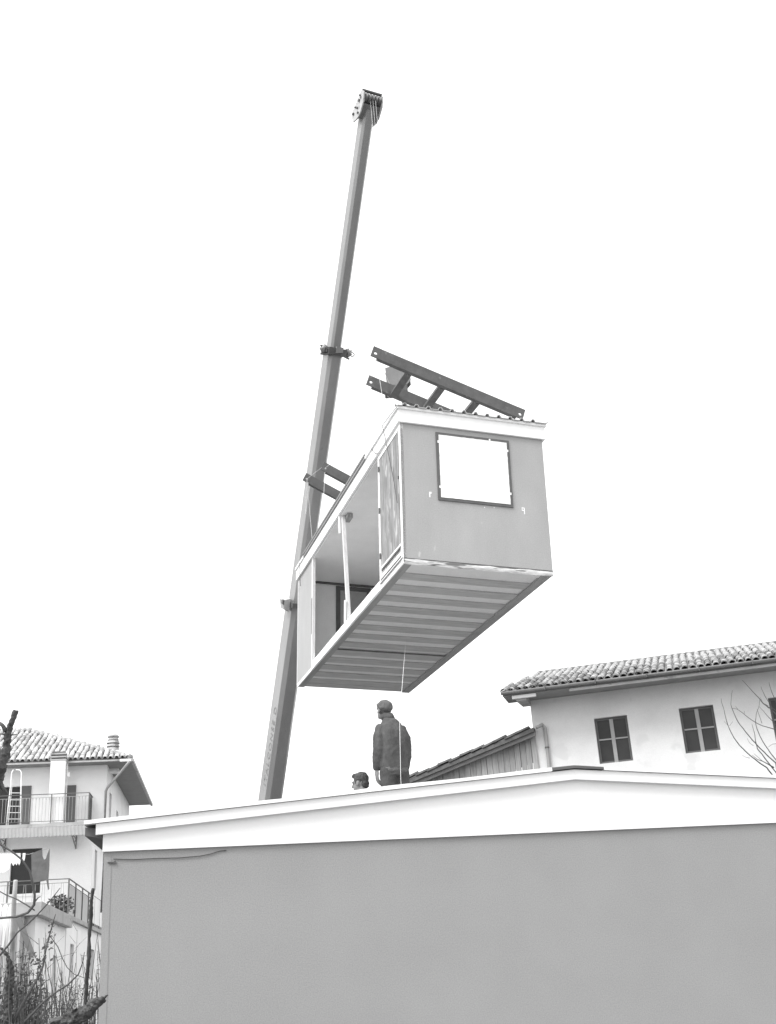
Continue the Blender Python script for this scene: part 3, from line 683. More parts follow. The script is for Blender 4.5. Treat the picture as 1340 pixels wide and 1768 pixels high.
# ================================================================== roof tiles
def tile_mesh(name, rad, ln, n=6):
    vs = []; fs = []
    for (y, r) in ((0, rad), (ln, rad * .82)):
        for rr, dz in ((r, 0), (r - .016, 0)):
            for i in range(n + 1):
                a = math.pi * i / n; vs.append((-rr * math.cos(a), y, rr * math.sin(a) * .92))
    k = n + 1
    for i in range(n):
        fs += [(i, i + 1, 2 * k + i + 1, 2 * k + i), (k + i, 3 * k + i, 3 * k + i + 1, k + i + 1), (i, k + i, k + i + 1, i + 1), (2 * k + i, 2 * k + i + 1, 3 * k + i + 1, 3 * k + i)]
    me = bpy.data.meshes.new(name); me.from_pydata(vs, [], fs); me.materials.append(M_TILE)
    me.polygons.foreach_set('use_smooth', [i % 4 < 2 for i in range(len(me.polygons))]); return me
def lay_tiles(roof, fn, cols, rows, pitch, rowlen, pitch_ang, keep, limit, seed, rot=0.0, tmat=None, vis=25):
    """fn(col, s) -> local point on the roof, s = distance up the slope; keep(c, r) -> bool; each tile an object, past the limit joined"""
    rng = random.Random(seed); me = tile_mesh('tile', pitch * .44, rowlen * 1.18); tmat = tmat or M_TILE; me.materials[0] = tmat; cells = sorted([(r, c) for r in range(rows) for c in range(cols) if keep(c, r)], key=lambda q: (q[1] >= vis, q[0], q[1]))
    rest = MB(); base = [v.co.copy() for v in me.vertices]; pf = [tuple(p.vertices) for p in me.polygons]
    for i, (r, c) in enumerate(cells):
        p = fn(c + rng.uniform(-.07, .07), r * rowlen + rng.uniform(-.02, .02)) + V((0, 0, rng.uniform(0, .012)))
        mt = Matrix.Translation(p) @ Euler((pitch_ang + R(3) + rng.uniform(-.04, .04), rng.uniform(-.05, .05), rot + rng.uniform(-.05, .05))).to_matrix().to_4x4()
        if i < limit:
            o = link('tile', me, roof); o.matrix_local = mt
        else: rest.add([mt @ q for q in base], pf)
    if rest.v:
        o = rest.build('tile_rows', tmat, roof, True); o['kind'] = 'stuff'

# ================================================================== right house
ZG = 9.5
RA = at_z(873, 1198, ZG); RB = at_z(1340, 1140, ZG); RYAW = math.atan2(RB.y - RA.y, RB.x - RA.x)
RH = thing('stucco_house', (RA.x, RA.y, 0), 'old white stucco house with tiled roof and cross-barred windows behind the prefab, right side', 'house', RYAW)
RHM = Matrix.Translation((RA.x, RA.y, 0)) @ Matrix.Rotation(RYAW, 4, 'Z'); RHi = RHM.inverted()
rn = V((-math.sin(RYAW), math.cos(RYAW), 0))
OVH = 1.05
def rh(x, y, v=OVH): return RHi @ at_plane(x, y, V((RA.x, RA.y, 0)) + rn * v, rn)
cl = rh(915, 1212).x; RLEN = 13.5; RD = 8.5; WZ = ZG + .02
wins = []
for (ax, ay, bx2, by) in ((1025.3, 1240.7, 1093.6, 1313.4), (1171.6, 1223.2, 1244.5, 1295)):
    p, q = rh(ax, ay), rh(bx2, by); wins.append((p.x, q.x, q.z + .01, p.z))
wn = wins[1][1] - wins[1][0]; stp = wins[1][0] - wins[0][0]
x3 = rh(1325.4, 1203.8).x; wins.append((x3, x3 + wn, wins[1][2], wins[1][3])); wins.append((x3 + stp, x3 + stp + wn, wins[1][2], wins[1][3]))
lower = [(a, b_, z0 - 3.1, z1 - 3.1) for a, b_, z0, z1 in wins]
def wall_with_holes(x0, x1, z0, z1, y0, y1, holes):
    mb = MB(); xs = sorted({x0, x1, *[h[0] for h in holes], *[h[1] for h in holes]}); zs = sorted({z0, z1, *[h[2] for h in holes], *[h[3] for h in holes]})
    for i in range(len(xs) - 1):
        run = None
        for j_ in range(len(zs) - 1):
            xm, zm = (xs[i] + xs[i + 1]) / 2, (zs[j_] + zs[j_ + 1]) / 2
            solid = not any(h[0] < xm < h[1] and h[2] < zm < h[3] for h in holes)
            if solid: run = run if run is not None else zs[j_]
            if run is not None and (not solid or j_ == len(zs) - 2):
                mb.box((xs[i], y0, run), (xs[i + 1], y1, zs[j_ + 1] if solid else zs[j_])); run = None
    return mb
wall_with_holes(cl, RLEN, 0, WZ, OVH, OVH + .35, wins + lower).build('wall', M_PLASTER, RH)
MB().box((cl, OVH + .35, 0), (cl + .35, OVH + RD, WZ)).box((RLEN - .35, OVH + .35, 0), (RLEN, OVH + RD, WZ)).box((cl + .35, OVH + RD - .35, 0), (RLEN - .35, OVH + RD, WZ)).build('wall', M_PLASTER, RH)
for (a, b_, z0, z1) in wins + lower:
    f = MB(); y = OVH + .13; t = .07; xm = (a + b_) / 2; zm = z0 + (z1 - z0) * .53
    f.box((a, y, z0), (a + t, y + .06, z1)).box((b_ - t, y, z0), (b_, y + .06, z1)).box((a + t, y, z0), (b_ - t, y + .06, z0 + t)).box((a + t, y, z1 - t), (b_ - t, y + .06, z1))
    wdw = f.build('window', M_SHUT, RH)
    MB().box((xm - .055, y - .012, z0 + .001), (xm + .055, y + .05, z1 - .05)).build('mullion', M_FRAME, wdw)
    MB().box((a + t, y - .004, zm - .02), (xm - .056, y + .04, zm + .02)).box((xm + .056, y - .004, zm - .02), (b_ - t, y + .04, zm + .02)).build('glazing_bar', M_FRAME, wdw)
    for (xa, xb) in ((a + t, xm - .056), (xm + .056, b_ - t)):
        for (za, zb_) in ((z0 + t, zm - .021), (zm + .021, z1 - t)):
            MB().box((xa, y + .02, za), (xb, y + .03, zb_)).build('pane', M_GLASS, wdw)
    MB().box((a, OVH + .22, z0), (b_, OVH + .24, z1)).build('curtain', M_SHUT, wdw)
RP = R(18); RSL = 5.6; EX0 = -.15; rid0 = .55
RTH = MB()
ey, ez = .02, ZG + .08
def rroof(x, s): return V((x, ey + s * math.cos(RP), ez + s * math.sin(RP)))
RTH.add([rroof(EX0, 0), rroof(RLEN + .3, 0), rroof(RLEN + .3, RSL), rroof(EX0 + rid0, RSL)] + [rroof(EX0, 0) + V((0, 0, -.07)), rroof(RLEN + .3, 0) + V((0, 0, -.07)), rroof(RLEN + .3, RSL) + V((0, 0, -.07)), rroof(EX0 + rid0, RSL) + V((0, 0, -.07))],
        [(0, 1, 2, 3), (7, 6, 5, 4), (0, 4, 5, 1), (1, 5, 6, 2), (2, 6, 7, 3), (3, 7, 4, 0)])
rr = rroof(0, RSL)
RTH.add([(EX0 + rid0, rr.y, rr.z), (RLEN + .3, rr.y, rr.z), (RLEN + .3, rr.y + 4.6, rr.z - 1.5), (EX0, rr.y + 4.6, rr.z - 1.5)], [(0, 1, 2, 3)])
rof = RTH.build('roof', M_TILEB, RH)
RPT = .224
lay_tiles(rof, lambda c, s: rroof(EX0 + .10 + c * RPT, s - .05) + V((0, 0, .0)), int((RLEN + .3) / RPT), 15, RPT, .37, RP, lambda c, r: (EX0 + .1 + c * RPT) > EX0 + rid0 * r / 15 - .05 , 300, 3, tmat=M_TILE2, vis=40)
rdg = MB()
for i in range(28): p = rroof(EX0 + rid0 + .42 * i, RSL); rdg.tube([p + V((0, 0, .0)), p + V((.44, 0, .0))], [.12, .105], 8)
rdg.build('ridge_tiles', M_TILE2, rof, True)
# gutter, pale fascia moulding, soffit, downpipe
gt = MB(); vs = []; fs = []; n = 8
for x in (EX0 + .02, RLEN + .3):
    for i in range(n + 1): a = math.pi + math.pi * i / n; vs.append((x, -.06 + .075 * math.cos(a), ZG + .045 + .085 * math.sin(a)))
for i in range(n): fs.append((i, i + 1, n + 2 + i, n + 1 + i))
gto = gt.add(vs, fs).build('gutter', M_GUTTER, RH, True); q = gto.modifiers.new('t', 'SOLIDIFY'); q.thickness = .008
for i in range(9): MB().box((1.2 + 1.5 * i, -.15, ZG - .055), (1.23 + 1.5 * i, .02, ZG + .06)).build('gutter_bracket', M_DARK, gto)
box('soffit', (EX0 + .05, .03, ZG - .06), (RLEN + .2, OVH - .002, ZG - .01), M_SOFFIT, RH)
x_s = rh(983, 1190, 0.03).x
box('fascia_moulding', (x_s, .015, ZG - .15), (RLEN + .2, .07, ZG - .075), M_CONC, RH)
x_a, x_b = rh(884, 1203, .05).x, rh(925, 1198, .05).x
box('eave_beam', (x_a, .04, ZG - .17), (x_b, .12, ZG - .075), M_WHITE2, RH)
MB().prism([(x_a, .13, ZG - .062), (x_a + .16, .13, ZG - .23), (cl + .02, .13, ZG - .23), (cl + .02, .13, ZG - .062)], (0, OVH - .14, 0)).build('eave_return', M_CONC, RH)
dp = [rh(927, 1256, OVH - .30), rh(936, 1251, OVH - .10), rh(941, 1257, OVH - .07), rh(949, 1330, OVH - .07)]
dpo = MB().tube(dp + [V((dp[-1].x + .01, dp[-1].y, .1))], .055, 10).build('downpipe', M_FRAME, RH, True)
MB().tube([dp[2] + (dp[3] - dp[2]) * .45, dp[2] + (dp[3] - dp[2]) * .48], .068, 10).build('pipe_clip', M_DARK, dpo)
# ------------------------------------------------ shed leaning on the house, left of it
SH = thing('plank_shed', (RA.x, RA.y, 0), 'lean-to shed of weathered upright planks with old tiled roof between man and white house', 'shed', RYAW)
SV = OVH - .05
s0 = rh(705, 1350, SV); s1 = rh(924, 1259, SV)
s0.y = s1.y = SV
sl_dir = (s1 - s0).normalized()
px0 = s0 - sl_dir * 1.5; npk = 30; xr = rh(931, 1320, SV).x
xl = px0.x + .25
rngp = random.Random(5)
for i in range(npk):
    xa = xl + (xr - xl) * i / npk; xb = xl + (xr - xl) * (i + 1) / npk - rngp.uniform(.006, .02)
    zt = lambda x: min(s1.z, px0.z + (x - px0.x) * sl_dir.z / sl_dir.x) - .18
    dy = rngp.uniform(-.012, .012)
    MB().prism([(xa, SV + dy, .02), (xb, SV + dy, .02), (xb, SV + dy, zt(xb)), (xa, SV + dy, zt(xa))], (0, .03, 0)).build('plank', M_PLANK, SH)
# roof with ragged old tile courses on its verge
up_ = V((0, 0, 1))
MB().prism([px0 + V((0, -.25, -.24)), s1 + V((.02, -.25, -.24)), s1 + V((.02, -.25, -.10)), px0 + V((0, -.25, -.10))], (0, .10, 0)).build('verge_board', M_GUTTER, SH)
shr = MB().prism([px0 + V((0, -.33, -.13)), s1 + V((.0, -.33, -.13)), s1 + V((.0, -.30, -.0)), px0 + V((0, -.30, -.0))], (0, 4.2, 0)).build('roof', M_OLDTILE, SH)
tm_ = tile_mesh('tile', .10, .46); tm_.materials.clear(); tm_.materials.append(M_OLDTILE)
ln = (s1 - px0).length; ang = math.atan2(sl_dir.z, sl_dir.x)
for col_ in range(6):
    for i in range(int(ln / .37)):
        o = link('tile', tm_, shr); p = px0 + sl_dir * (i * .37) + V((0, -.24 + col_ * .24, -.01 + .05 * rngp.random()))
        o.matrix_local = Matrix.Translation(p) @ Euler((rngp.uniform(-.05, .05), -ang - R(4) + rngp.uniform(-.04, .04), 0)).to_matrix().to_4x4() @ Matrix.Rotation(R(-90), 4, 'Z')

# ================================================================== left house
e2 = ray(405, 1722); e2.z = 0; e2.normalize(); e1 = V((e2.y, -e2.x, 0))
LC = at_depth(183, 1385, 47); LC.z = 0; LYAW = math.atan2(e1.y, e1.x)
LH = thing('balcony_house', LC, 'white house with tiled hip roof, two balconies and shuttered doors at the left edge', 'house', LYAW)
LM = Matrix.Translation(LC) @ Matrix.Rotation(LYAW, 4, 'Z'); LMi = LM.inverted()
def fr(x, y, v=0.0): return LMi @ at_plane(x, y, LC + e2 * v, e2)
def sdp(x, y, u): return LMi @ at_plane(x, y, LC + e1 * u, e1)
ZF3, ZEV = 8.45, 10.90                        # third floor, eaves
X0 = -9.0; LD = 11.0
doors3 = [(fr(17, 1356).x - .75, fr(35, 1356).x, ZF3 + .02, 10.15), (fr(116, 1356).x - .28, fr(132, 1356).x - .30, ZF3 + .02, 10.10)]
win2 = (fr(20, 1465).x, fr(73, 1465).x, 5.88, 7.64)
wall_with_holes(X0, 0, ZF3 - .25, ZEV, 0, .35, [doors3[0]]).build('upper_wall', M_PLASTER2, LH)
wall_with_holes(X0, -.48, 0, ZF3 - .252, .02, .37, [win2]).build('middle_wall', M_PLASTER2, LH)
sidew = wall_with_holes(.35, LD, ZF3 - .25, ZEV, 0, .35, [(1.3, 2.2, 8.9, 10.0), (4.5, 5.4, 8.9, 9.7)])
sidew.v = [V((-p.y, p.x, p.z)) for p in sidew.v]; sidew.f = [f for f in sidew.f]; sidew.build('upper_side_wall', M_PLASTER2, LH)
sidew = wall_with_holes(.37, LD, 4.7, ZF3 - .252, .48, .83, [(1.0, 1.8, 6.0, 7.6)])
sidew.v = [V((-p.y, p.x, p.z)) for p in sidew.v]; sidew.build('middle_side_wall', M_PLASTER2, LH)
for (y0, y1, z0, z1) in ((1.3, 2.2, 8.9, 10.0), (4.5, 5.4, 8.9, 9.7)):
    MB().box((-.16, y0, z0), (-.12, y1, z1)).build('window', M_SHUT, LH)
MB().box((-.66, 1.0, 6.0), (-.62, 1.8, 7.6)).build('window', M_SHUT, LH)
# doors with shutters
dA = doors3[0]; MB().box((dA[0], .18, dA[2]), (dA[1], .22, dA[3])).build('door', M_GLASS, LH)
MB().box((dA[1], -.05, dA[2]), (fr(55, 1356).x, -.005, dA[3])).build('shutter', M_SHUT, LH, bevel=.006)
MB().box((dA[0] - .55, -.05, dA[2]), (dA[0], -.005, dA[3])).build('shutter', M_SHUT, LH, bevel=.006)
MB().box((fr(116, 1356).x - .05, -.05, ZF3), (fr(132, 1356).x, -.005, 10.10)).build('shutter', M_SHUT, LH, bevel=.006)
MB().box((win2[0], .20, win2[2]), (win2[1], .24, win2[3])).build('window', M_GLASS, LH)
MB().box((win2[0] - .06, -.06, win2[2] - .10), (win2[1] + .06, .02, win2[2] - .002)).build('window_sill', M_WHITE2, LH)
# hip roof
EU, EVv = 1.03, -.72; kk = 5.2; PZ = ZEV + .12 + 2.45
UL = X0 - .8
ev_ = ZEV + .12
rf = MB(); pk = (EU - kk, EVv + kk, PZ); pk2 = (UL + kk * .6, EVv + kk, PZ)
rf.add([(UL, EVv, ev_), (EU, EVv, ev_), (EU, LD + 1, ev_), (UL, LD + 1, ev_), pk, (EU - kk, LD + 1 - kk, PZ), pk2, (UL + kk * .6, LD + 1 - kk, PZ)],
       [(0, 1, 4, 6), (1, 2, 5, 4), (2, 3, 7, 5), (3, 0, 6, 7), (4, 5, 7, 6)])
lrf = rf.build('roof', M_TILEB, LH)
LP = math.atan2(PZ - ev_, kk); LT = .235
ncol = int((EU - UL) / LT)
lay_tiles(lrf, lambda c, s: V((EU - .13 - c * LT, EVv - .04 + s * math.cos(LP), ev_ + .005 + s * math.sin(LP))), ncol, 15, LT, .39, LP,
          lambda c, r: c * LT > r * .39 * math.cos(LP) - .1, 300, 11)
hp2 = MB(); a_, b_2 = V((EU, EVv, ev_)), V(pk)
for i in range(17):
    p = a_.lerp(b_2, i / 17); q = a_.lerp(b_2, (i + 1.15) / 17); hp2.tube([p + V((0, 0, .02)), q + V((0, 0, .02 + .02 * (i % 2)))], [.12, .095], 8)
hp2.build('hip_tiles', M_TILE, lrf, True)
# soffit and eave trim
so_ = MB().box((UL, EVv, ZEV), (EU, -.002, ZEV + .09)).box((.002, 0, ZEV), (EU, LD, ZEV + .09)); so_.build('soffit', M_SOFFIT, LH)
box('eave_trim', (UL, EVv - .05, ZEV - .0), (EU - .45, EVv - .002, ZEV + .06), M_CONC, LH)
box('gutter_end', (EU - .44, EVv - .09, ZEV - .03), (EU + .02, EVv - .002, ZEV + .07), M_WHITE2, LH)
box('side_gutter', (EU + .002, EVv, ZEV - .02), (EU + .11, LD + .5, ZEV + .10), M_CONC, LH)
pa_ = [V((EU - .03, -.85, ZEV - .03)), V((EU - .12, -.8, ZEV - .15)), V((.05, -.12, ZEV - .98)), V((-.01, -.07, ZEV - 1.10)), V((-.01, -.07, 5.0))]
MB().tube(pa_, .055, 8).build('downpipe', M_FRAME, LH, True)
# chimney stack on the facade and round louvred one on the roof
ca, cb = fr(88, 1310, -1.12).x, fr(113.5, 1310, -1.12).x; zk = fr(100, 1313, -1.12).z
chs = MB().box((ca, -1.12, ZF3), (cb, -.80, zk)); cho = chs.build('chimney_stack', M_WHITE, LH)
kz = (fr(100, 1297.5, -1.12).z - zk) / 6
for i in range(6):
    g_ = i % 2 == 0; d = .02 if g_ else -.035; z0 = zk + kz * i
    MB().box((ca - d, -1.12 - d, z0 + .001), (cb + d, -.80 + d, z0 + kz)).build('chimney_cap' if g_ else 'chimney_vent', M_CONC if g_ else M_DARK, cho)
cu_ = fr(195, 1298, 1.2); cu0, cz0 = cu_.x, cu_.z
c2o = MB().box((cu0 - .30, .9, cz0 - .9), (cu0 + .30, 1.5, cz0 + .02)).build('louvred_chimney', M_WHITE2, LH)
hh_ = fr(195, 1268, 1.2).z - cz0
for i in range(4):
    z = cz0 + .02 + hh_ * (i / 5.2); r = .27 - (.05 if i == 3 else 0)
    MB().loft([((cu0, 1.2, z), .20, .20, 0), ((cu0, 1.2, z + hh_ * .05), .20, .20, 0), ((cu0, 1.2, z + hh_ * .06), r + .02, r + .02, 0), ((cu0, 1.2, z + hh_ * .19), r - .02, r - .02, 0)]).build('louvre', M_CONC, c2o)
z = cz0 + .02 + hh_ * (4 / 5.2)
MB().loft([((cu0, 1.2, z), .20, .20, 0), ((cu0, 1.2, z + .03), .26, .26, 0), ((cu0, 1.2, z + hh_ * .12), .23, .23, 0), ((cu0, 1.2, z + hh_ * .22), .14, .14, 0)]).build('chimney_dome', M_CONC, c2o, True)
# upper balcony
BV = -1.2; br = fr(153, 1400, BV).x
box('balcony_slab', (X0, BV - .05, ZF3 - .16), (br + .05, -.002, ZF3 - .03), M_CONC, LH)
def railing(x0, x1, v, z0, z1, side_len, matp, matb, step=.125, postx=()):
    r = MB(); r.bar((x0, v, z1), (x1, v, z1), .035, .03).bar((x1, v, z1), (x1, v + side_len, z1), .035, .03).bar((x0, v, z0 + .09), (x1, v, z0 + .09), .025, .02).bar((x1, v, z0 + .09), (x1, v + side_len, z0 + .09), .025, .02)
    for x in (x1,) + tuple(postx): r.bar((x, v, z0), (x, v, z1), .035, .035)
    ro_ = r.build('railing', matp, LH)
    bb = MB(); n = int((x1 - x0) / step)
    for i in range(n):
        x = x0 + i * step; bb.bar((x, v, z0 + .09), (x, v, z1 - .14), .013, .013)
        bb.bar((x, v, z1 - .22), (x, v, z1 - .13), .03, .02)
    bb.bar((x0, v, z1 - .13), (x1, v, z1 - .13), .018, .015)
    bs = MB()
    for i in range(1, int(side_len / step)): y = v + i * step; bs.bar((x1, y, z0 + .09), (x1, y, z1 - .01), .013, .013)
    bb.build('balusters', matb, ro_); bs.build('balusters', matp, ro_)
    return ro_
railing(X0, br, BV, ZF3 - .03, fr(100, 1370.5, BV).z, 1.18, M_IRON, M_IRONL, .13, (fr(88, 1400, BV).x,))
box('balcony_side_panel', (br - .03, BV + .05, ZF3 + .08), (br - .018, -.02, fr(100, 1375, BV).z), M_CONC, LH)
# corrugated awning under the balcony
aw = MB(); nx = 120; xa, xb = X0 + .0, fr(154, 1442, -1.62).x; vs = []; fs = []
za_, zb2 = ZF3 - .17, fr(100, 1443, -1.62).z
for i in range(nx + 1):
    x = xa + (xb - xa) * i / nx; d = .018 * math.cos(i * math.pi)
    vs += [(x - .10, -1.27, za_ + d * .5), (x, -1.62, zb2 + d)]
for i in range(nx): fs.append((2 * i, 2 * i + 1, 2 * i + 3, 2 * i + 2))
awo = aw.add(vs, fs).build('awning_sheet', M_CORR, LH)
for px in (10, 132):
    x = fr(px, 1450).x; q = MB()
    q.bar((x, -.03, zb2 + .28), (x, -.03, zb2 - .35), .04, .04, (1, 0, 0)).bar((x, -.05, zb2 - .33), (x, -1.4, zb2 + .04), .04, .04, (1, 0, 0)).bar((x, -.05, zb2 + .06), (x, -1.0, zb2 + .06), .03, .03, (1, 0, 0)).bar((x, -.05, zb2 + .06), (x, -.5, zb2 - .14), .025, .025, (1, 0, 0))
    q.build('awning_bracket', M_GUTTER, LH)
# lower wing with terrace: side wall runs towards the camera
UW = -.5; TZ = 4.52
wl = wall_with_holes(-6.4, LD, 0, TZ - .12, 0, .3, [(-5.2, -4.2, 2.55, 3.66), (.9, 2.2, 2.55, 3.70), (5.0, 6.2, 2.55, 3.7)])
wl.v = [V((UW - p.y, p.x, p.z)) for p in wl.v]; wl.build('wing_wall', M_PLASTER2, LH)
for (y0, y1) in ((-5.2, -4.2), (.9, 2.2), (5, 6.2)): MB().box((UW - .2, y0, 2.55), (UW - .16, y1, 3.7)).build('window', M_SHUT, LH)
box('wing_front_wall', (X0, -6.4, 0), (UW - .301, -6.1, TZ - .12), M_PLASTER2, LH)
box('terrace_slab', (X0, -6.6, TZ - .118), (UW + .12, -.0, TZ + .02), M_CONC, LH)
box('terrace_slab', (UW - .4, .002, TZ - .118), (UW + .12, LD, TZ + .02), M_CONC, LH)
rl = MB(); rtop = sdp(118, 1516, UW).z; rv = -6.3
rl.bar((X0, rv, rtop), (UW, rv, rtop), .04, .03).bar((UW, rv, rtop), (UW, LD, rtop), .04, .03).bar((UW, rv, rtop - .16), (UW, LD, rtop - .16), .025, .02).bar((X0, rv, rtop - .13), (UW, rv, rtop - .13), .016, .014).bar((X0, rv, TZ + .1), (UW, rv, TZ + .1), .02, .02)
for y in (rv, -4.4, -2.4, -.4, 1.6, 3.6, 5.6): rl.bar((UW, y, TZ), (UW, y, rtop), .05, .05)
xq = fr(13, 1540, rv).x
rl.bar((xq, rv, TZ), (xq, rv, rtop), .05, .05); rlo = rl.build('terrace_railing', M_IRON, LH)
bb = MB()
for i in range(26):
    x = UW - .14 - i * .16; q = .05 * (1 if i % 2 else -1); bb.bar((x, rv, TZ + .1), (x + q, rv, rtop - .14), .012, .012)
bb.build('balusters', M_IRONL, rlo)
box('terrace_side_screen', (UW - .03, -6.1, TZ + .03), (UW - .015, -.2, rtop - .18), M_SCREEN, LH)
# nearer low block with thick concrete roof slab
box('annex_roof', (X0, -13.4, 4.10), (UW + .22, -6.602, 4.48), M_CONC, LH, .02)
an = wall_with_holes(-13.0, -6.602, 0, 4.098, 0, .3, [(-9.2, -8.4, 2.0, 3.15)]); an.v = [V((UW - p.y, p.x, p.z)) for p in an.v]; an.build('annex_side_wall', M_PLASTER2, LH)
MB().box((UW - .2, -9.2, 2.0), (UW - .16, -8.4, 3.15)).build('window', M_SHUT, LH)
fx = fr(41, 1600, -13.0).x; fx2 = fr(52, 1600, -13.0).x
wall_with_holes(X0, UW - .301, 0, 4.098, -13.0, -12.7, [(fx, fx2, 0, 3.85)]).build('annex_front_wall', M_CONC, LH)
box('annex_door', (fx, -12.75, 0), (fx2, -12.72, 3.85), M_SHUT, LH)
# corrugated wall sheets and diagonal plank in front of the annex
cs = MB(); vs = []; fs = []; xa, xb = fr(0, 1620, -13.3).x - 2, fr(40, 1620, -13.3).x; zt_, zb3 = fr(20, 1578, -13.3).z, .0; nx = 60
for i in range(nx + 1):
    x = xa + (xb - xa) * i / nx; d = .03 * math.cos(i * math.pi / 2); vs += [(x, -13.3 + d, zb3), (x, -13.3 + d, zt_)]
for i in range(nx): fs.append((2 * i, 2 * i + 2, 2 * i + 3, 2 * i + 1))
cs.add(vs, fs)
SHD = tag(cs.build('sheet_screen', M_SCREEN), 'pale corrugated sheet screen in front of the left house ground floor', 'screen'); SHD.matrix_world = LM
pl_ = MB(); pl_.bar(fr(31, 1583, -13.5), fr(57, 1652, -13.5), .16, .05, (0, 1, 0)); p_ = pl_.build('leaning_plank', M_GUTTER); p_.matrix_world = LM
tag(p_, 'dark plank leaning diagonally against the corrugated screen by the left house', 'plank')
# scalloped white awning cloth at the frame edge
sc = MB(); vs = []; fs = []; n = 24
xa, xb = fr(-25, 1575, -14.2).x, fr(24, 1575, -14.2).x; ztop = fr(0, 1565, -14.2).z; zbt = fr(0, 1652, -14.2).z
for i in range(n + 1):
    f_ = i / n; x = xa + (xb - xa) * f_; zz = ztop - .10 + .16 * abs(math.sin(f_ * math.pi * 5)); yy = -14.2 - .10 * math.sin(f_ * math.pi * 10)
    vs += [(x, yy * 1 + .0, zz), (x + (0) * .3, -14.5 + .08 * math.sin(i * 1.3), zbt)]
for i in range(n): fs.append((2 * i, 2 * i + 2, 2 * i + 3, 2 * i + 1))
sc.add(vs, fs); o = sc.build('awning_cloth', M_WSHEET, None, True); o.matrix_world = LM; q = o.modifiers.new('t', 'SOLIDIFY'); q.thickness = .01
tag(o, 'white awning cloth with scalloped upper edge at the lower left of the photo', 'awning')
# ------------------------------------------------ things on the balconies
LAD = thing('stepladder', LM @ V((fr(28, 1420, -.9).x, -.9, ZF3 - .03)), 'white stepladder with rounded top standing on the upper balcony of the left house', 'ladder', LYAW)
def lloc(x, y, v): return LM.to_3x3().inverted() @ (LM @ fr(x, y, v) - LAD.location)
ra_ = [lloc(x, y, -.85) for x, y in ((11, 1424), (14, 1395), (18, 1360), (20.5, 1334), (23, 1329.5), (30, 1329), (35, 1330), (37, 1334), (36.5, 1360), (36, 1395), (35, 1424))]
lz = min(p.z for p in ra_); ra_[0].z = ra_[-1].z = 0.0
MB().tube(ra_, .024, 6).build('rail', M_WHITE, LAD, True)
for y in (1369, 1381, 1392, 1403, 1414):
    f_ = (y - 1334) / 90; MB().bar(lloc(20.5 - 9.5 * f_, y, -.85), lloc(37 - 2 * f_, y, -.85), .04, .022).build('rung', M_WHITE2, LAD)
MB().tube([lloc(22, 1345, -.8), lloc(14, 1424, -.2)], .018, 6).build('back_leg', M_WHITE2, LAD); MB().tube([lloc(36, 1345, -.8), lloc(36, 1424, -.2)], .018, 6).build('back_leg', M_WHITE2, LAD)
AN = thing('aerial_pole', LM @ V((fr(114, 1395, -.7).x, -.7, ZF3 - .03)), 'thin white aerial pole with a small box beside the facade chimney of the left house', 'pole', LYAW)
def aloc(x, y, v): return LM.to_3x3().inverted() @ (LM @ fr(x, y, v) - AN.location)
MB().tube([V((0, 0, 0)), aloc(113.5, 1392, -.7), aloc(116, 1340, -.7), aloc(118.5, 1290, -.7)], .022, 6).build('pole', M_WHITE, AN)
q = aloc(118.5, 1337.5, -.7); MB().box((q.x - .06, q.y - .08, q.z - .09), (q.x + .06, q.y - .025, q.z + .09)).build('box', M_WHITE, AN)
def cloth(name, pix, v, mat, label, thick=.03, group='washing hung at the left house'):
    P = [LM @ fr(x, y, v) for x, y in pix]; o = MB().prism(P, e2 * thick).build(name, mat); return tag(o, label, 'laundry', group)
VL = -6.15
clothes = LM @ fr(-20, 1471, VL), LM @ fr(72, 1471, VL)
tag(MB().tube([LM @ fr(-60, 1473, VL), LM @ fr(20, 1474, VL), LM @ fr(50, 1475, VL), LM @ fr(86, 1464, VL)], .008, 5).build('clothes_line', M_CONC), 'clothes line stretched across the terrace of the left house', 'line')
cloth('white_sheet', [(-20, 1473), (35.5, 1473), (35, 1489), (33, 1494), (31, 1489), (28.5, 1494), (26, 1490), (23, 1495), (19, 1488), (16, 1500), (8, 1506), (-20, 1506)], VL, M_WSHEET, 'white fringed sheet on the clothes line of the left house')
cloth('white_towel', [(39.5, 1473), (44, 1473), (43, 1482), (40.5, 1490), (38.5, 1488)], VL - .1, M_WSHEET, 'narrow white towel on the clothes line beside the dark blanket')
cloth('dark_blanket', [(54, 1474), (73, 1466), (73.5, 1478), (76, 1484), (79, 1483), (82, 1474), (86, 1465), (85, 1500), (83.5, 1519), (85, 1534), (83, 1537), (80, 1520), (70, 1522), (55, 1524)], VL - .2, M_LAUND, 'dark blanket with a pointed corner hanging on the clothes line')
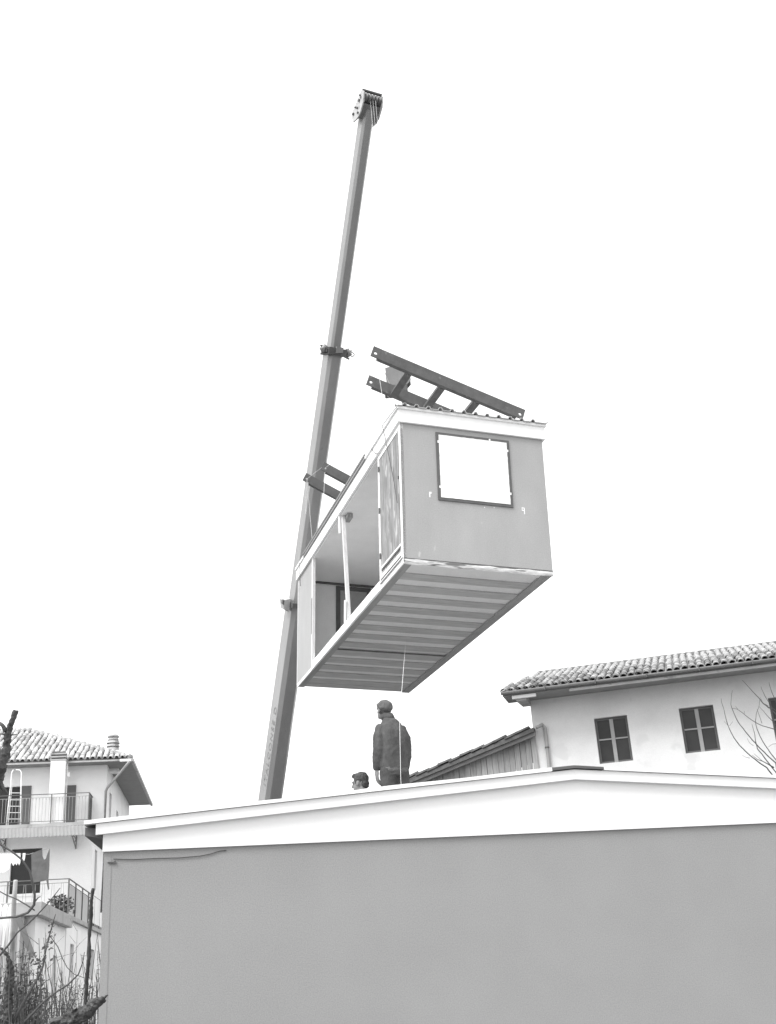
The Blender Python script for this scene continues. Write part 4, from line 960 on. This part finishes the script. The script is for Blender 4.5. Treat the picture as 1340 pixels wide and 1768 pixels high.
# potted plants on the terrace corner
def leaf_clump(name, base, rad, n, mat, label, cat, lsize=.06, seed=1, group=None, stem=None):
    rg = random.Random(seed); o = thing(name, base, label, cat, 0, group); lf = MB(); st = MB()
    for i in range(n):
        d = V((rg.gauss(0, 1), rg.gauss(0, 1), rg.gauss(.3, 1))); d = d.normalized() * rg.random() ** .5
        p = V((d.x * rad[0], d.y * rad[1], rad[2] * (1 + d.z))); a = V((rg.uniform(-1, 1), rg.uniform(-1, 1), rg.uniform(-1, 1))).normalized(); b_ = a.orthogonal().normalized(); c_ = a.cross(b_); s_ = lsize * rg.uniform(.6, 1.3)
        lf.add([p - b_ * s_ * .5, p + c_ * s_ * .28 + a * s_ * .1, p + b_ * s_ * .5, p - c_ * s_ * .28 + a * s_ * .1], [(0, 1, 2), (0, 2, 3)])
        if i % 6 == 0: st.tube([V((0, 0, .0)) + V((p.x * .25, p.y * .25, 0)), p * .5 + V((0, 0, .05)), p], [.009, .006, .003], 4)
    lf.build('leaves', mat, o); st.build('stems', M_TWIG, o); return o
leaf_clump('terrace_plant', LM @ V((UW - .3, -6.0, TZ)), (.5, .5, .38), 260, M_LEAF, 'leafy potted plant on the terrace corner of the left house', 'plant', .16, 4, 'terrace plants')
leaf_clump('terrace_plant', LM @ V((UW - .3, -4.6, TZ)), (.35, .7, .25), 200, M_LEAF, 'low trailing plant behind the terrace side railing of the left house', 'plant', .16, 5, 'terrace plants')

# ================================================================== trees and brush, lower left
def branch(mb, pix, depth, rad, n=7, wob=.0, seed=0, bump=0.0, rough=0.0):
    P = []
    for i, (x, y) in enumerate(pix):
        d = depth[i] if isinstance(depth, (list, tuple)) else depth
        P.append(at_depth(x, y, d))
    # subdivide
    Q = []; RR = []
    if not isinstance(rad, (list, tuple)): rad = [rad] * len(P)
    for i in range(len(P) - 1):
        seg = max(2, int((P[i + 1] - P[i]).length / (.02 if rough else .06))); seg = min(seg, 40)
        for k_ in range(seg):
            f_ = k_ / seg; q = P[i].lerp(P[i + 1], f_); r = rad[i] + (rad[i + 1] - rad[i]) * f_
            Q.append(q + V((mnoise.noise(q * 6 + V((seed, 0, 0))), mnoise.noise(q * 6 + V((0, seed, 5))), 0)) * wob); RR.append(r * (1 + bump * mnoise.noise(q * 14)))
    Q.append(P[-1]); RR.append(rad[-1]); i0 = len(mb.v); mb.tube(Q, RR, n)
    if rough:
        for q_ in range(i0, len(mb.v)):
            p_ = mb.v[q_]; c_ = Q[min((q_ - i0) // n, len(Q) - 1)]; mb.v[q_] = c_ + (p_ - c_) * (1 + rough * mnoise.noise(p_ * 38) + rough * .6 * mnoise.noise(p_ * 90))
    return mb
def to_ground(pix, d): p = at_depth(*pix, d); return V((p.x, p.y, 0))
# 1. leaning tree whose top shows at the frame edge
d0 = 9.0; px = 1 / FPX
gb = at_depth(-52, 1500, d0); gb = V((gb.x - .02, gb.y, 0))
T1 = thing('bare_tree', gb, 'dark sawn-off bare tree trunk leaning in at the left edge above the balcony', 'tree')
def off(mb, base): mb.v = [p - base for p in mb.v]; return mb
mb = branch(MB(), [(-40, 1480), (-20, 1400), (-2, 1345), (8, 1305), (14, 1270), (20, 1250), (26, 1232), (28, 1226)], d0, [10 * px * d0, 9.5 * px * d0, 9 * px * d0, 7.5 * px * d0, 6 * px * d0, 5 * px * d0, 4.6 * px * d0, 4.2 * px * d0], 14, .012, 1, .28, .35)
mb.tube([gb, at_depth(-48, 1600, d0), at_depth(-40, 1480, d0)], [.075, .06, .047], 10)
finish(off(mb, gb).build('trunk', M_BARK, T1, True), .006, 1, .022, .025)
mb = MB()
branch(mb, [(10, 1262), (4, 1252), (-8, 1244), (-30, 1235)], d0, [5 * px * d0, 3.5 * px * d0, 3 * px * d0, 2 * px * d0], 8, .006, 2, .2)
branch(mb, [(12, 1270), (20, 1269), (29, 1268)], d0, [1.6 * px * d0, 1.2 * px * d0, .7 * px * d0], 6, .004, 3)
branch(mb, [(8, 1268), (0, 1267), (-20, 1264)], d0, [1.3 * px * d0, 1 * px * d0, .7 * px * d0], 6, .004, 4)
branch(mb, [(3, 1305), (-4, 1290), (-12, 1280)], d0, [3.2 * px * d0, 2.4 * px * d0, 1.6 * px * d0], 6, .004, 4)
branch(mb, [(26, 1236), (30, 1230), (31, 1227)], d0, [3 * px * d0, 2.2 * px * d0, 1.5 * px * d0], 6, .004, 5)
branch(mb, [(0, 1350), (6, 1362), (14, 1370)], d0, [4 * px * d0, 3 * px * d0, .6 * px * d0], 6, .004, 5)
off(mb, gb).build('limbs', M_BARK, T1, True)
# 2. young tree with curved boughs in front of the left house
d1_ = 8.6; gb2 = to_ground((20, 1768), d1_)
T2 = thing('young_tree', gb2, 'thin bare tree with curved drooping boughs and few leaves at lower left', 'tree')
mb = MB(); branch(mb, [(15, 1768), (16, 1735), (18, 1705), (20, 1680), (20, 1662), (14, 1650), (2, 1638), (-12, 1630)], d1_, [6.5 * px * d1_, 6.5 * px * d1_, 6.8 * px * d1_, 6 * px * d1_, 4.6 * px * d1_, 3 * px * d1_, 2.4 * px * d1_, 2 * px * d1_], 14, .02, 6, .3, .4)
mb.tube([gb2, gb2 + V((.01, 0, .7)), at_depth(15, 1768, d1_)], [.045, .035, 6.5 * px * d1_], 12)
finish(off(mb, gb2).build('trunk', M_LOG, T2, True), .005, 1, .022, .022)
mb = MB(); U_ = px * d1_
branch(mb, [(-12, 1448), (0, 1458), (20, 1470), (38, 1484), (52, 1505), (60, 1545), (59, 1562), (48, 1576), (28, 1583), (-10, 1586)], d1_, [1.3 * U_, 1.5 * U_, 1.6 * U_, 1.8 * U_, 2 * U_, 2.2 * U_, 2.4 * U_, 2.2 * U_, 2 * U_, 2 * U_], 7, .004, 8)
branch(mb, [(61, 1556), (66, 1550), (70, 1548)], d1_, [1.4 * U_, 1 * U_, .6 * U_], 5)
branch(mb, [(-5, 1655), (15, 1632), (30, 1610), (48, 1595), (66, 1578), (84, 1558), (104, 1533)], d1_, [1.9 * U_, 1.7 * U_, 1.5 * U_, 1.4 * U_, 1.2 * U_, 1 * U_, .7 * U_], 6, .005, 9)
branch(mb, [(14, 1633), (15, 1660), (14, 1676)], d1_, [1 * U_, .8 * U_, .6 * U_], 5)
branch(mb, [(60, 1572), (45, 1562), (28, 1552), (10, 1545), (-6, 1536)], d1_, [1.2 * U_, 1.2 * U_, 1.1 * U_, 1 * U_, .8 * U_], 5, .004, 3)
branch(mb, [(20, 1768), (38, 1735), (52, 1712), (64, 1690), (74, 1668), (79, 1640), (85, 1615), (92, 1592), (96, 1578)], d1_, [2.6 * U_, 2.4 * U_, 2.2 * U_, 2 * U_, 1.8 * U_, 1.5 * U_, 1.3 * U_, 1 * U_, .6 * U_], 7, .006, 11)
branch(mb, [(40, 1768), (58, 1748), (75, 1730), (95, 1714), (118, 1700), (136, 1682), (143, 1662), (146, 1644)], d1_, [2 * U_, 1.9 * U_, 1.8 * U_, 1.6 * U_, 1.4 * U_, 1.2 * U_, .9 * U_, .6 * U_], 6, .005, 12)
branch(mb, [(85, 1615), (100, 1635), (108, 1655), (116, 1670), (128, 1682), (150, 1690)], d1_, [.9 * U_, .8 * U_, .7 * U_, .7 * U_, .6 * U_, .5 * U_], 5, .004, 14)
branch(mb, [(75, 1730), (80, 1745), (88, 1768)], d1_, [.9 * U_, .7 * U_, .7 * U_], 5)
off(mb, gb2).build('boughs', M_TWIG, T2, True)
lf = MB(); rg = random.Random(21)
def leaf(mb, p, s_):
    a = V((rg.uniform(-1, 1), rg.uniform(-1, 1), rg.uniform(-1, 1))).normalized(); b_ = a.orthogonal().normalized(); c_ = a.cross(b_)
    mb.add([p - b_ * s_ * .5, p + c_ * s_ * .28 + a * s_ * .1, p + b_ * s_ * .5, p - c_ * s_ * .28 + a * s_ * .1], [(0, 1, 2), (0, 2, 3)])
for i in range(60):
    f_ = rg.random(); x = 70 + 24 * f_ + rg.gauss(0, 4); y = 1672 - 85 * f_ + rg.gauss(0, 5); leaf(lf, at_depth(x, y, d1_ + rg.uniform(-.06, .06)), .028 * rg.uniform(.6, 1.4))
off(lf, gb2).build('leaves', M_LEAF, T2)
# 3. grey post rising behind the tree
gp = to_ground((14, 1768), 12.0)
po = MB().tube([gp, at_depth(18, 1700, 12), at_depth(24, 1560, 12), at_depth(27, 1520, 12)], [.030, .028, .026, .022], 9)
o = off(po, gp).build('garden_post', M_CONC, None, True); o.location = gp; tag(o, 'pale grey upright post among the branches at lower left', 'post')
# 4. dark pole beside the prefab wall
d4 = 9.6; gp4 = to_ground((148, 1768), d4)
mb = branch(MB(), [(149, 1768), (148, 1730), (150, 1690), (153, 1660), (154, 1620), (157, 1580), (158, 1555), (161, 1534)], d4, [3.6 * px * d4, 3.6 * px * d4, 3.5 * px * d4, 3.6 * px * d4, 3.3 * px * d4, 3.4 * px * d4, 3.1 * px * d4, 2.8 * px * d4], 10, .005, 20, .35, .3)
mb.tube([gp4, at_depth(149, 1768, d4)], [.02, 3.6 * px * d4], 9)
o = off(mb, gp4).build('pruned_stem', M_BARK, None, True); o.location = gp4; tag(o, 'straight dark pruned stem standing beside the left corner of the grey prefab wall', 'tree')
# 5. sawn log crossing the corner at the bottom
d5 = 7.6; q5 = px * d5
g5 = to_ground((60, 1800), d5)
mb = branch(MB(), [(70, 1790), (100, 1770), (130, 1757), (150, 1746), (163, 1734), (172, 1728)], d5, [13 * q5, 12 * q5, 11.5 * q5, 11 * q5, 9 * q5, 7 * q5], 16, .02, 30, .35, .45)
for (xa, ya, xb, yb, r0) in ((160, 1734, 189, 1716, 4.5), (165, 1738, 184, 1726, 3.5), (158, 1732, 177, 1719, 3.0), (120, 1752, 132, 1741, 4.0), (140, 1757, 152, 1757, 4.5)):
    mb.tube([at_depth(xa, ya, d5 - .02), at_depth((xa + xb) / 2, (ya + yb) / 2 + 1, d5 - .02), at_depth(xb, yb, d5 - .02)], [r0 * q5 * 1.2, r0 * q5, .4 * q5], 8)
mb.tube([g5, at_depth(60, 1830, d5), at_depth(70, 1790, d5)], [.09, .075, 13 * q5], 16)
o = off(mb, g5).build('broken_stump', M_LOG, None, True); o.location = g5; finish(o, .006, 1, .03, .025); tag(o, 'thick broken dark bough slanting up across the bottom left corner of the grey wall', 'tree')
# 6. leafy bush and twig thicket
leaf_clump('ivy_bush', to_ground((42, 1745), 10.4), (.26, .3, 1.06), 2600, M_LEAF, 'small-leaved ivy bush between the bare branches at lower left', 'bush', .040, 9)
leaf_clump('ivy_bush', to_ground((2, 1750), 10.0), (.16, .2, 1.0), 1100, M_LEAF, 'dark leafy bush at the very left edge behind the tree trunk', 'bush', .045, 10)
tw = MB(); rg = random.Random(33)
for i in range(620):
    x = rg.uniform(-20, 172); d = rg.uniform(9.6, 13.5) if x < 150 else rg.uniform(9.7, 11)
    if x > 100: d = rg.uniform(9.5, 12.0)
    b0 = at_depth(x, 1768, d); b0 = V((b0.x, b0.y, 0)); hgt = rg.uniform(1.1, 1.72) + (.25 if rg.random() < .15 else 0); lean = V((rg.gauss(0, .12), rg.gauss(0, .12), 0))
    c0 = b0 + lean * .4 + V((0, 0, hgt * .55)); e0 = b0 + lean + V((rg.gauss(0, .06), 0, hgt))
    tw.tube([b0, c0, e0], [.006, .004, .0015], 4)
    for k_ in range(3):
        s_ = c0.lerp(e0, rg.random() * .8); tw.tube([s_, s_ + V((rg.gauss(0, .08), rg.gauss(0, .08), rg.uniform(.03, .16)))], [.0025, .001], 3)
for i in range(70):
    x = rg.uniform(-15, 160); d = rg.uniform(8.3, 10.8) if x < 110 else rg.uniform(9.4, 10.8)
    b0 = at_depth(x, 1768, d); b0 = V((b0.x, b0.y, 0)); yt = rg.uniform(1600, 1735); tx = x + rg.gauss(0, 38); tx = min(tx, 168)
    t0 = at_depth(tx, yt, d); mid_ = b0.lerp(t0, .55) + V((rg.gauss(0, .06), rg.gauss(0, .05), .05)); q0 = mid_.lerp(t0, .5) + V((rg.gauss(0, .025), 0, .02))
    r0 = rg.uniform(.004, .009); tw.tube([b0, b0.lerp(mid_, .5) + V((rg.gauss(0, .03), 0, 0)), mid_, q0, t0], [r0, r0, r0 * .8, r0 * .55, r0 * .25], 5)
    for k_ in range(4):
        s_ = mid_.lerp(t0, rg.random()); tw.tube([s_, s_ + V((rg.gauss(0, .07), rg.gauss(0, .07), rg.uniform(-.02, .12)))], [r0 * .35, .001], 3)
o = tw.build('twig_thicket', M_TWIG); o['kind'] = 'stuff'; o['label'] = 'dry leafless twigs and canes growing thickly at lower left'
lf = MB()
for i in range(900):
    x = rg.uniform(55, 165); y = 1700 + abs(rg.gauss(0, 30)) + (12 if x < 100 else 0); leaf(lf, at_depth(x, y, rg.uniform(9.8, 12)), .020 * rg.uniform(.4, 1.3))
o = lf.build('thicket_leaves', M_LEAF); o['kind'] = 'stuff'; o['label'] = 'small dead leaves clinging among the twigs at lower left'

# ================================================================== bare tree before the right house
d6 = 26.0; q6 = px * d6; g6 = to_ground((1352, 1600), d6)
T6 = thing('bare_shrub_tree', g6, 'leafless tree with thin curved twigs in front of the right house windows', 'tree')
mb = MB().tube([g6, g6 + V((.03, 0, 2)), at_depth(1345, 1380, d6)], [.12, .10, .06], 9)
off(mb, g6).build('trunk', M_BARK, T6, True)
def tp(x, y): return (1200 + x / 9.307, 1150 + y / 9.307)
mb = MB()
for pts, r0, r1 in (([(1350, 2100), (1250, 1760), (1150, 1630), (1000, 1530), (880, 1430), (730, 1290), (620, 1150), (560, 1020), (510, 880), (470, 720), (430, 580), (420, 520)], 2.2, .5),
                    ([(1350, 2100), (1330, 1750), (1210, 1590), (1010, 1330), (975, 1220), (960, 1110), (930, 980), (915, 930)], 2.0, .5),
                    ([(1350, 2050), (1300, 1560), (1150, 1420), (990, 1260), (850, 1100), (720, 940), (650, 810), (600, 690), (575, 620), (585, 520), (600, 390)], 1.9, .5),
                    ([(1400, 1900), (1303, 1510), (1200, 1380), (1120, 1260), (1040, 1120), (1000, 1020), (970, 880), (985, 770), (1030, 640), (1040, 540)], 1.6, .5),
                    ([(1420, 1150), (1303, 1025), (1240, 1005), (1090, 960), (980, 910), (900, 860), (800, 780), (680, 690), (600, 680)], 1.5, .6),
                    ([(1420, 900), (1230, 700), (1100, 600), (1030, 520), (930, 410), (830, 300), (760, 230)], 1.7, .6),
                    ([(1420, 1050), (1220, 860), (1130, 760), (1030, 650)], 1.2, .5), ([(1420, 800), (1250, 680), (1120, 480), (1060, 330)], 1.1, .5),
                    ([(1420, 820), (1260, 480), (1210, 340), (1190, 260)], 1.1, .5), ([(1080, 920), (1030, 780), (1000, 690)], .8, .4),
                    ([(1270, 1630), (1180, 1580), (1090, 1530), (1000, 1500), (920, 1430)], 2.0, .5), ([(1100, 1540), (1020, 1470), (950, 1410)], .8, .4),
                    ([(880, 1480), (800, 1460), (760, 1430)], .6, .3), ([(940, 1280), (880, 1230), (840, 1160)], .6, .3), ([(1400, 1240), (1240, 1255), (1180, 1300)], .9, .4),
                    ([(540, 960), (490, 910), (470, 880)], .5, .3), ([(560, 960), (610, 890)], .5, .3), ([(690, 690), (650, 640)], .5, .3), ([(790, 770), (795, 720)], .5, .3), ([(1180, 680), (1080, 570), (1040, 540)], .8, .4), ([(1180, 640), (1090, 590), (1050, 500)], .6, .3)):
    n = len(pts); branch(mb, [tp(*p) for p in pts], d6, [(r0 + (r1 - r0) * i / (n - 1)) * q6 * .62 for i in range(n)], 5, .012, 40)
mb.tube([at_depth(1345, 1380, d6), at_depth(*tp(1350, 2100), d6)], [.06, .03], 7); 
off(mb, g6).build('twigs', M_TWIG, T6)
